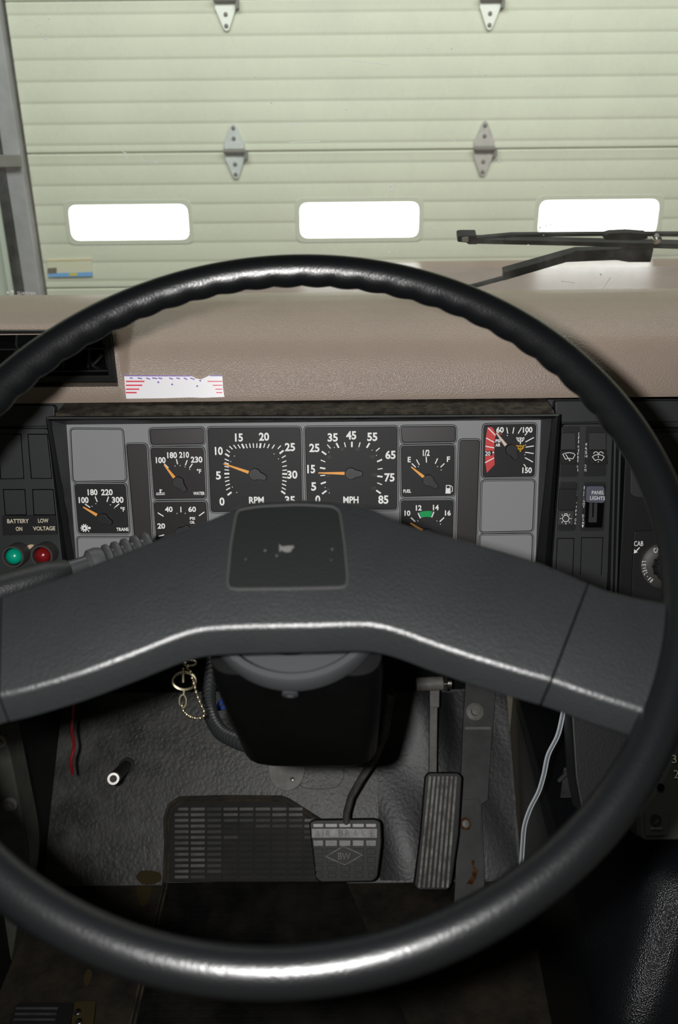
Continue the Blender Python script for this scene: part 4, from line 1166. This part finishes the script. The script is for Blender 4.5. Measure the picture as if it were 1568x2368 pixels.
m = MB('ochre_dirt')
m.pslab(TB, [(312, 2030), (322, 2014), (345, 2012), (372, 2018), (374, 2036), (355, 2046), (330, 2046)], 0.0008, 0.0012, None, 0.006)
m.pslab(FL, [(314, 2049), (352, 2049), (346, 2080), (330, 2100), (318, 2080)], 0.0008, 0.0012, None, 0.006)
tag(m.build('dirt_patch'), 'ochre dirt stain on the floor at the left edge of the rubber mat', 'stain')
m = MB('ochre_dirt'); m.pslab(FL, [(192, 2262), (202, 2240), (214, 2246), (210, 2268), (198, 2284)], 0.0008, 0.0012, None, 0.005); tag(m.build('dirt_patch'), 'small ochre dirt stain on the floor above the rusty hinge plate', 'stain')
# round cover plates on the toe board
m = MB('plate_grey'); m.disc(TB, 663, 1778, 42, 0.006, 0.006, None, 36, 1.15)
cpv = m.build('cover_plate', None, 0.001); tag(cpv, 'small round grey cover plate with one screw below the steering column', 'cover plate')
m = MB('steel_bright', 'cavity'); c = TB.at(676, 1803, 0.006)
m.lathe(c, TB.n, [(0.0045, 0), (0.0042, 0.0018), (0.002, 0.0026), (0, 0.0026)], 14, 'steel_bright')
m.box(c + TB.n * 0.0027, 0.0045, 0.0009, 0.0006, (TB.u, TB.v, TB.n), 'cavity'); m.box(c + TB.n * 0.0027, 0.0009, 0.0045, 0.0006, (TB.u, TB.v, TB.n), 'cavity'); m.build('screw', cpv)
m = MB('mat_rubber'); m.pslab(TB, [(690, 1740), (796, 1740), (796, 1800), (780, 1822), (740, 1826), (700, 1822), (690, 1810)], 0.003, 0.003, None, 0.012, 5)
tag(m.build('rubber_patch', None, 0.001), 'flat black rubber cover with rounded corner right of the round plate', 'cover plate')

# stud on the toe board at left
a = dpt(262, 1801, 1.27); b = TB.at(293, 1770)
q = (a - b).normalized(); ln = (a - b).length
st = thing('foot_switch', 'round metal foot switch button sticking out of the toe board at left', 'switch', b)
m = MB('brace_grey'); m.lathe(b, q, [(0.014, -0.01), (0.014, 0.012), (0.0095, 0.016), (0.0095, ln - 0.004)], 20); m.build('switch_body', st)
m = MB('steel_bright', 'rust'); m.lathe(b, q, [(0.0098, ln - 0.012), (0.0098, ln - 0.001), (0.0090, ln), (0.0068, ln)], 20, 'steel_bright'); m.lathe(b, q, [(0.0066, ln - 0.004), (0.0066, ln - 0.0005), (0.004, ln + 0.0007), (0, ln + 0.001)], 16, 'worn_grey'); m.build('button_cap', st)

# brake pedal
BPF = plane_from(800, 1960, 1.33, (1, -0.02, 0.0), (0, 0.62, 0.785))
bp = thing('brake_pedal', 'black and metal brake pedal marked AIR BRAKE on a bent arm', 'pedal', BPF.at(800, 2030))
pq = [(714, 1902), (726, 1895), (868, 1893), (882, 1900), (884, 1950), (874, 2030), (862, 2040), (742, 2042), (730, 2034)]
m = MB('pedal_rubber'); m.pslab(BPF, pq, 0.0, 0.018, None, 0.006); m.build('pedal_pad', bp, 0.003, 3)
m = MB('pedal_metal', 'pedal_rib', 'pedal_rubber')
xs_ = [722, 750, 782, 813, 844, 872]
def cell(x0, x1, y0, y1, mm): m.pslab(BPF, [(x0, y0), (x1, y0), (x1 - 0.5, y1), (x0 + 0.5, y1)], 0.0015, 0.003, mm, 0.0012, 2)
for i in range(5): cell(xs_[i] + 2, xs_[i + 1] - 2, 1905, 1913, 'pedal_bright')
cell(720, 873, 1916, 1938, 'pedal_metal')
for y0, y1 in ((1943, 1957), (1963, 1976), (1982, 1996), (2001, 2015), (2019, 2030)):
    for i in range(5): cell(xs_[i] + 2 + (y0 - 1943) * 0.08, xs_[i + 1] - 2 - (y0 - 1943) * 0.03, y0, y1, 'pedal_metal' if y0 < 1950 else 'pedal_rubber')  # lower rows dark: shadow across the pedal's lower half painted in
m.build('pad_plate', bp, 0.0006)
m = MB('pedal_rubber', 'pedal_rib')
m.pslab(BPF, [(753, 1981), (794, 1957), (838, 1977), (798, 2000)], 0.0022, 0.003, 'pedal_rubber'); m.pline(BPF, [(753, 1981), (794, 1957), (838, 1977), (798, 2000)], 2, 0.003, 'pedal_rib', True, 0.001)
m.text(BPF, 'BW', 796, 1980, 28, 15, 0.0032, 'pedal_rib', 0, 0.0)
for ch, x in zip('AIR', (735, 747, 759)): m.text(BPF, ch, x, 1928, 9 if ch != 'I' else 2, 15, 0.0022, 'pedal_rib', 0, 0.0)
for ch, x in zip('BRAKE', (788, 804, 822, 842, 862)): m.text(BPF, ch, x, 1927, 10, 15, 0.0022, 'pedal_rib', 0, 0.0)
m.build('embossing', bp)
m = MB('pedal_arm')
pth = [BPF.at(800, 1910, -0.012), dpt(802, 1878, 1.335), dpt(812, 1842, 1.335), dpt(836, 1800, 1.33), dpt(868, 1752, 1.32), dpt(890, 1700, 1.30), dpt(905, 1600, 1.25)]
m.tube(pth, 0.0085, 10, None, False, 0.7); m.build('pedal_arm', bp)

# accelerator
APF = plane_from(1012, 1920, 1.36, (1, 0, 0), (0, 0.60, 0.80))
ap = thing('accelerator_pedal', 'long narrow ribbed accelerator pedal with worn rubber pad', 'pedal', APF.at(1000, 2055))
m = MB('pedal_rubber'); m.pslab(APF, [(983, 1796), (992, 1786), (1060, 1786), (1070, 1796), (1062, 1930), (1046, 2045), (1036, 2060), (966, 2060), (957, 2048), (972, 1930)], 0.0, 0.016, None, 0.004); m.build('pedal_pad', ap, 0.003, 3)
m = MB('pedal_rib')
for i in range(7):
    t = (i + 0.5) / 7
    xa = 990 + t * 70; xb = 964 + t * 76
    m.stroke(APF, (xa, 1795), (xb, 2053), 6.0, 0.003, None, 0.004)
m.build('pad_rib', ap, 0.0008)
m = MB('pedal_arm'); m.pslab(APF, [(994, 1632), (1012, 1632), (1010, 1800), (992, 1800)], -0.012, 0.010)
m.pslab(APF, [(994, 1594), (1017, 1590), (1016, 1636), (994, 1636)], -0.010, 0.012); m.build('pedal_arm', ap, 0.001)
m = MB('plate_grey', 'steel_bright')
m.tube([APF.at(962, 1583, -0.005), APF.at(1024, 1580, -0.005)], 0.012, 14, 'plate_grey'); m.tube([APF.at(1024, 1580, -0.005), APF.at(1034, 1580, -0.005)], 0.0145, 6, 'steel_bright'); m.tube([APF.at(1034, 1580, -0.005), APF.at(1044, 1580, -0.005)], 0.010, 12, 'steel_bright')
m.build('pivot', ap, 0.001)

# glossy black moulded liner over the right half of the toe board
def liner():
    m = MB('liner_black'); rows = []
    u0, u1 = TB.uv(874, 1850)[0], 0.305
    for i in range(25):
        v = 0.004 + 0.32 * i / 24
        y = i / 24
        row = []
        for j in range(25):
            t = j / 24
            h = 0.004 + 0.013 * math.sin(math.pi * min(1, t * 1.7)) * (0.7 + 0.3 * math.sin(y * 7 + t * 2)) + 0.0025 * math.sin(t * 9 + y * 5)
            row.append(TB.P(u0 + (u1 - u0) * t, v, max(0.003, h)))
        rows.append([TB.P(u0, v, 0.0006)] + row + [TB.P(u1, v, 0.0006)])
    m.rings(rows, None, True, True)
    return m.build('toe_liner')
tag(liner(), 'glossy black moulded liner behind the accelerator pedal', 'liner')

# steel brace right of the accelerator
BR = Frame(TB.P(0, 0, 0.030), TB.u, TB.v)
m = MB('brace_grey', 'rust')
m.pslab(BR, [(1078, 1560), (1150, 1560), (1138, 1700), (1128, 1850), (1113, 1860), (1120, 2000), (1122, 2085), (1060, 2095), (1064, 1860), (1070, 1700)], 0.0, 0.012, 'brace_grey')
m.pslab(BR, [(1062, 1850), (1110, 1846), (1114, 1960), (1122, 2085), (1050, 2095)], 0.002, 0.004, 'brace_grey')
m.disc(BR, 1077, 1905, 13, 0.0026, 0.001, 'rust', 18, 1.1); 
m.pslab(BR, [(1090, 1990), (1098, 1988), (1096, 2003), (1106, 2012), (1100, 2032), (1094, 2046), (1078, 2044), (1092, 2026), (1094, 2010)], 0.0026, 0.001, 'rust')
br = m.build('floor_brace', None, 0.001); tag(br, 'dark steel brace with rust stains right of the accelerator pedal', 'brace')
m = MB('plate_grey')
c = BR.at(1098, 1646, 0.0); m.lathe(c, BR.n, [(0.017, 0), (0.016, 0.003), (0.010, 0.005), (0.008, 0.005), (0.008, 0.016), (0, 0.017)], 18); m.build('bolt', br)
m = MB('plate_grey'); m.lathe(BR.at(1077, 1905, 0.002), BR.n, [(0.0075, 0), (0.006, 0.003), (0, 0.004)], 16); m.build('rivet', br)
m = MB('plate_grey'); m.pslab(BR, [(1075, 1681), (1134, 1681), (1134, 1687), (1075, 1687)], 0.003, 0.003); m.build('slot_edge', br)

# engine cover and shifter console on the right
def cover():
    m = MB('vinyl_black')
    loops = []
    for z, ins in ((-1.16, 0.0), (-1.00, 0.0), (-0.93, 0.0), (-0.90, 0.0), (-0.866, 0.0), (-0.82, 0.0), (-0.795, 0.002), (-0.780, 0.008), (-0.770, 0.020), (-0.766, 0.05)):
        k = max(0.0, min(0.16, -0.76 - z))
        cx, cy = 0.387 - 0.547 * k + ins, 0.751 - 0.736 * k + ins
        r = 0.050
        # the arc passes through (cx, cy) on its diagonal
        ox, oy = cx + r * 0.85, cy + r * 0.53
        L = [W(max(cx, 0.315) + 0.01, 1.30, z)]
        for q in range(13):
            a = R(175 + (95 * q / 12)); L.append(W(max(ox + r * math.cos(a), 0.2), oy + r * math.sin(a), z))
        L += [W(1.3, oy - r, z), W(1.3, 1.30, z)]
        loops.append(L)
    m.rings(loops)
    return m.build('engine_cover', None, 0, sharp=70)
tag(cover(), 'black grained vinyl engine cover at the lower right', 'engine cover')

SHF = plane_from(1520, 1850, 0.98, (1, 0, 0), (0, 0.55, 0.835))
sh = thing('shifter_console', 'dark gear selector console with white numbers at the right edge', 'gear selector', SHF.at(1560, 1945))
m = MB('console_plate'); m.pslab(SHF, [(1484, 1690), (1900, 1680), (1900, 1935), (1490, 1944), (1482, 1936), (1476, 1840)], 0.0, 0.035, None, 0.004); m.build('selector_plate', sh, 0.002)
m = MB('print_cream', 'cavity')
for s, x, y in (('4', 1557, 1720), ('3', 1559, 1755), ('2', 1564, 1790), ('1', 1572, 1822)): m.text(SHF, s, x, y, 11 if s != '1' else 5, 19, 0.0005, 'print_cream', 0, 0.0)
m.text(SHF, 'MODE', 1514, 1783, 42, 10, 0.0005, 'print_cream', 0, 0.0)
m.disc(SHF, 1528, 1821, 9, 0.0006, 0.0006, 'cavity', 18)
m.build('lettering', sh)
m = MB('switch_black', 'console_plate')
m.pslab(SHF, [(1490, 1876), (1544, 1874), (1546, 1930), (1494, 1932)], 0.0008, 0.001, 'console_plate')
for a0, a1, rr in ((20, 210, 11), (200, 390, 11), (60, 200, 5)):
    m.pline(SHF, arcpts(1517, 1896, rr, rr, a0, a1), 4, 0.0014, 'switch_black')
m.pline(SHF, [(1506, 1916), (1532, 1915)], 1.5, 0.0014, 'pedal_rib')
for x in range(1506, 1534, 4): m.stroke(SHF, (x, 1913), (x, 1919), 1.5, 0.0015, 'pedal_rib')
m.build('emblem', sh)
m = MB('console_black')
m.pslab(SHF, [(1315, 1560), (1900, 1560), (1900, 1690), (1484, 1700), (1476, 1850), (1440, 1870), (1345, 1880), (1330, 1800)], -0.004, 0.04, None, 0.006); m.build('console_body', sh, 0.003)
# small bracket behind the cord
m = MB('brace_grey'); m.tube([dpt(1292, 1806, 1.12), dpt(1330, 1770, 1.10)], 0.003, 8); m.box(dpt(1325, 1810, 1.13), 0.03, 0.004, 0.05); tag(m.build('console_bracket', None, 0.001), 'small steel bracket on the left side of the gear selector console', 'bracket')

# ================================================================== CORDS AND KEYS
def curve_pts(pp, n=8): return [Vector(p) for p in smooth_line([tuple(p) for p in pp], n)]
cord_px = [(1312, 1600), (1302, 1650), (1290, 1700), (1268, 1745), (1258, 1790), (1246, 1830), (1226, 1870), (1213, 1910), (1209, 1950), (1206, 1995), (1200, 2060), (1196, 2120)]
cp_ = curve_pts([dpt(x, y, 1.02 + 0.0002 * (y - 1600)) for x, y in cord_px])
m = MB('cord_white'); rr = 0.0024
m2 = MB('cord_white')
off = RT * 0.0021
cd_ = thing('power_cord', 'pale two-strand electric cord hanging beside the gear selector console', 'cord', cp_[-1])
for sgn in (-1, 1):
    m = MB('cord_white'); m.tube([p + off * sgn for p in cp_], 0.0012, 8); m.build('cord_strand', cd_)
m = MB('cord_core'); m.tube(cp_, 0.0016, 8); m.build('cord_web', cd_)

# corrugated wiring conduit and wires
cx_ = curve_pts([dpt(x, y, d) for x, y, d in ((500, 1400, 0.955), (496, 1480, 0.90), (490, 1540, 0.86), (483, 1605, 0.82), (487, 1650, 0.79), (508, 1690, 0.755), (545, 1712, 0.725), (592, 1728, 0.70))], 24)
rad = [0.0062 + 0.0010 * (1 if (i % 4) < 2 else -1) for i in range(len(cx_))]
m = MB('conduit_black'); m.tube(cx_, rad, 14); tag(m.build('wire_conduit', None, 0, sharp=80), 'black corrugated wiring conduit left of the steering column shroud', 'conduit')
m = MB('wire_blue'); m.tube(curve_pts([dpt(500, 1640, 0.87), dpt(512, 1622, 0.87), dpt(524, 1605, 0.86), dpt(540, 1590, 0.85)]), 0.0025, 8); m.tube(curve_pts([dpt(505, 1640, 0.875), dpt(525, 1634, 0.87), dpt(545, 1630, 0.86)]), 0.0022, 8)
tag(m.build('blue_wire'), 'blue wire between the corrugated conduit and the column shroud', 'wire')
m = MB('wire_red'); m.tube(curve_pts([dpt(172, 1600, 1.22), dpt(168, 1660, 1.22), dpt(166, 1690, 1.22), dpt(171, 1725, 1.23), dpt(164, 1760, 1.23), dpt(168, 1790, 1.24)]), 0.0024, 8)
tag(m.build('red_wire'), 'thin red wire hanging at the left of the footwell', 'wire')

kc = thing('key_chain', 'steel bead chain and split ring hanging below the left spoke', 'key chain', dpt(440, 1662, 0.72))
KD = 0.72; kp = KD / FPX
def circ(cx, cy, rx, ry, n=40): return [dpt(cx + rx * math.cos(2 * math.pi * k / n), cy + ry * math.sin(2 * math.pi * k / n), KD) for k in range(n)]
m = MB('brass'); m.tube(circ(426, 1576, 27, 20), 0.0009, 8, None, True); m.tube([p + FW * 0.0016 for p in circ(426, 1575, 27, 20)], 0.0009, 8, None, True); m.build('split_ring', kc)
bead_px = smooth_line([(428, 1535), (440, 1555), (447, 1575), (455, 1605), (463, 1625), (470, 1640), (473, 1652), (466, 1659), (455, 1661), (443, 1658), (432, 1652), (424, 1643), (421, 1632), (423, 1622)], 6)
acc = 0; last = bead_px[0]; beads = [last]
for p in bead_px[1:]:
    d = math.hypot(p[0] - last[0], p[1] - last[1])
    if d >= 10.2: beads.append(p); last = p
m = MB('brass')
m.tube([dpt(x, y, KD - 0.001) for x, y in bead_px], 0.0004, 5)
for x, y in beads:
    c = dpt(x, y, KD - 0.001); rr = 0.00175
    m.lathe(c, FW, [(rr * math.sin(math.pi * k / 6), -rr * math.cos(math.pi * k / 6)) for k in range(7)], 10)
m.build('bead_chain', kc, sharp=80)
m = MB('brass'); m.tube(circ(423, 1621, 8, 15, 20), 0.0009, 6, None, True); m.tube([dpt(426, 1595, KD), dpt(425, 1608, KD)], 0.0012, 6); m.tube([dpt(424, 1545, KD), dpt(424, 1578, KD)], 0.0012, 6); m.tube(circ(440, 1533, 14, 6, 20), 0.0008, 6, None, True); m.build('connector', kc)

# ================================================================== FLOOR, LOWER LEFT
m = MB('pedal_rubber', 'brace_grey')
m.pslab(FL, [(40, 2318), (172, 2318), (150, 2420), (0, 2420)], 0.012, 0.012, 'pedal_rubber', 0.006)
for k in range(6): m.stroke(FL, (36 - k * 3, 2330 + 13 * k), (134 - k * 3, 2330 + 13 * k), 5, 0.016, 'brace_grey', 0.004)
tag(m.build('step_plate', None, 0.001), 'black ribbed step plate on the floor at the lower left', 'step plate')
m = MB('rust', 'steel_bright')
m.pslab(FL, [(172, 2316), (222, 2314), (210, 2420), (156, 2420)], 0.008, 0.008, 'ochre_dirt', 0.003)
for x, y in ((180, 2342), (183, 2364)): m.lathe(FL.at(x, y, 0.008), FL.n, [(0.006, 0), (0.005, 0.003), (0, 0.004)], 12, 'steel_bright')
tag(m.build('hinge_plate', None, 0.0008), 'rusty metal hinge plate with two screws beside the step plate', 'hinge plate')
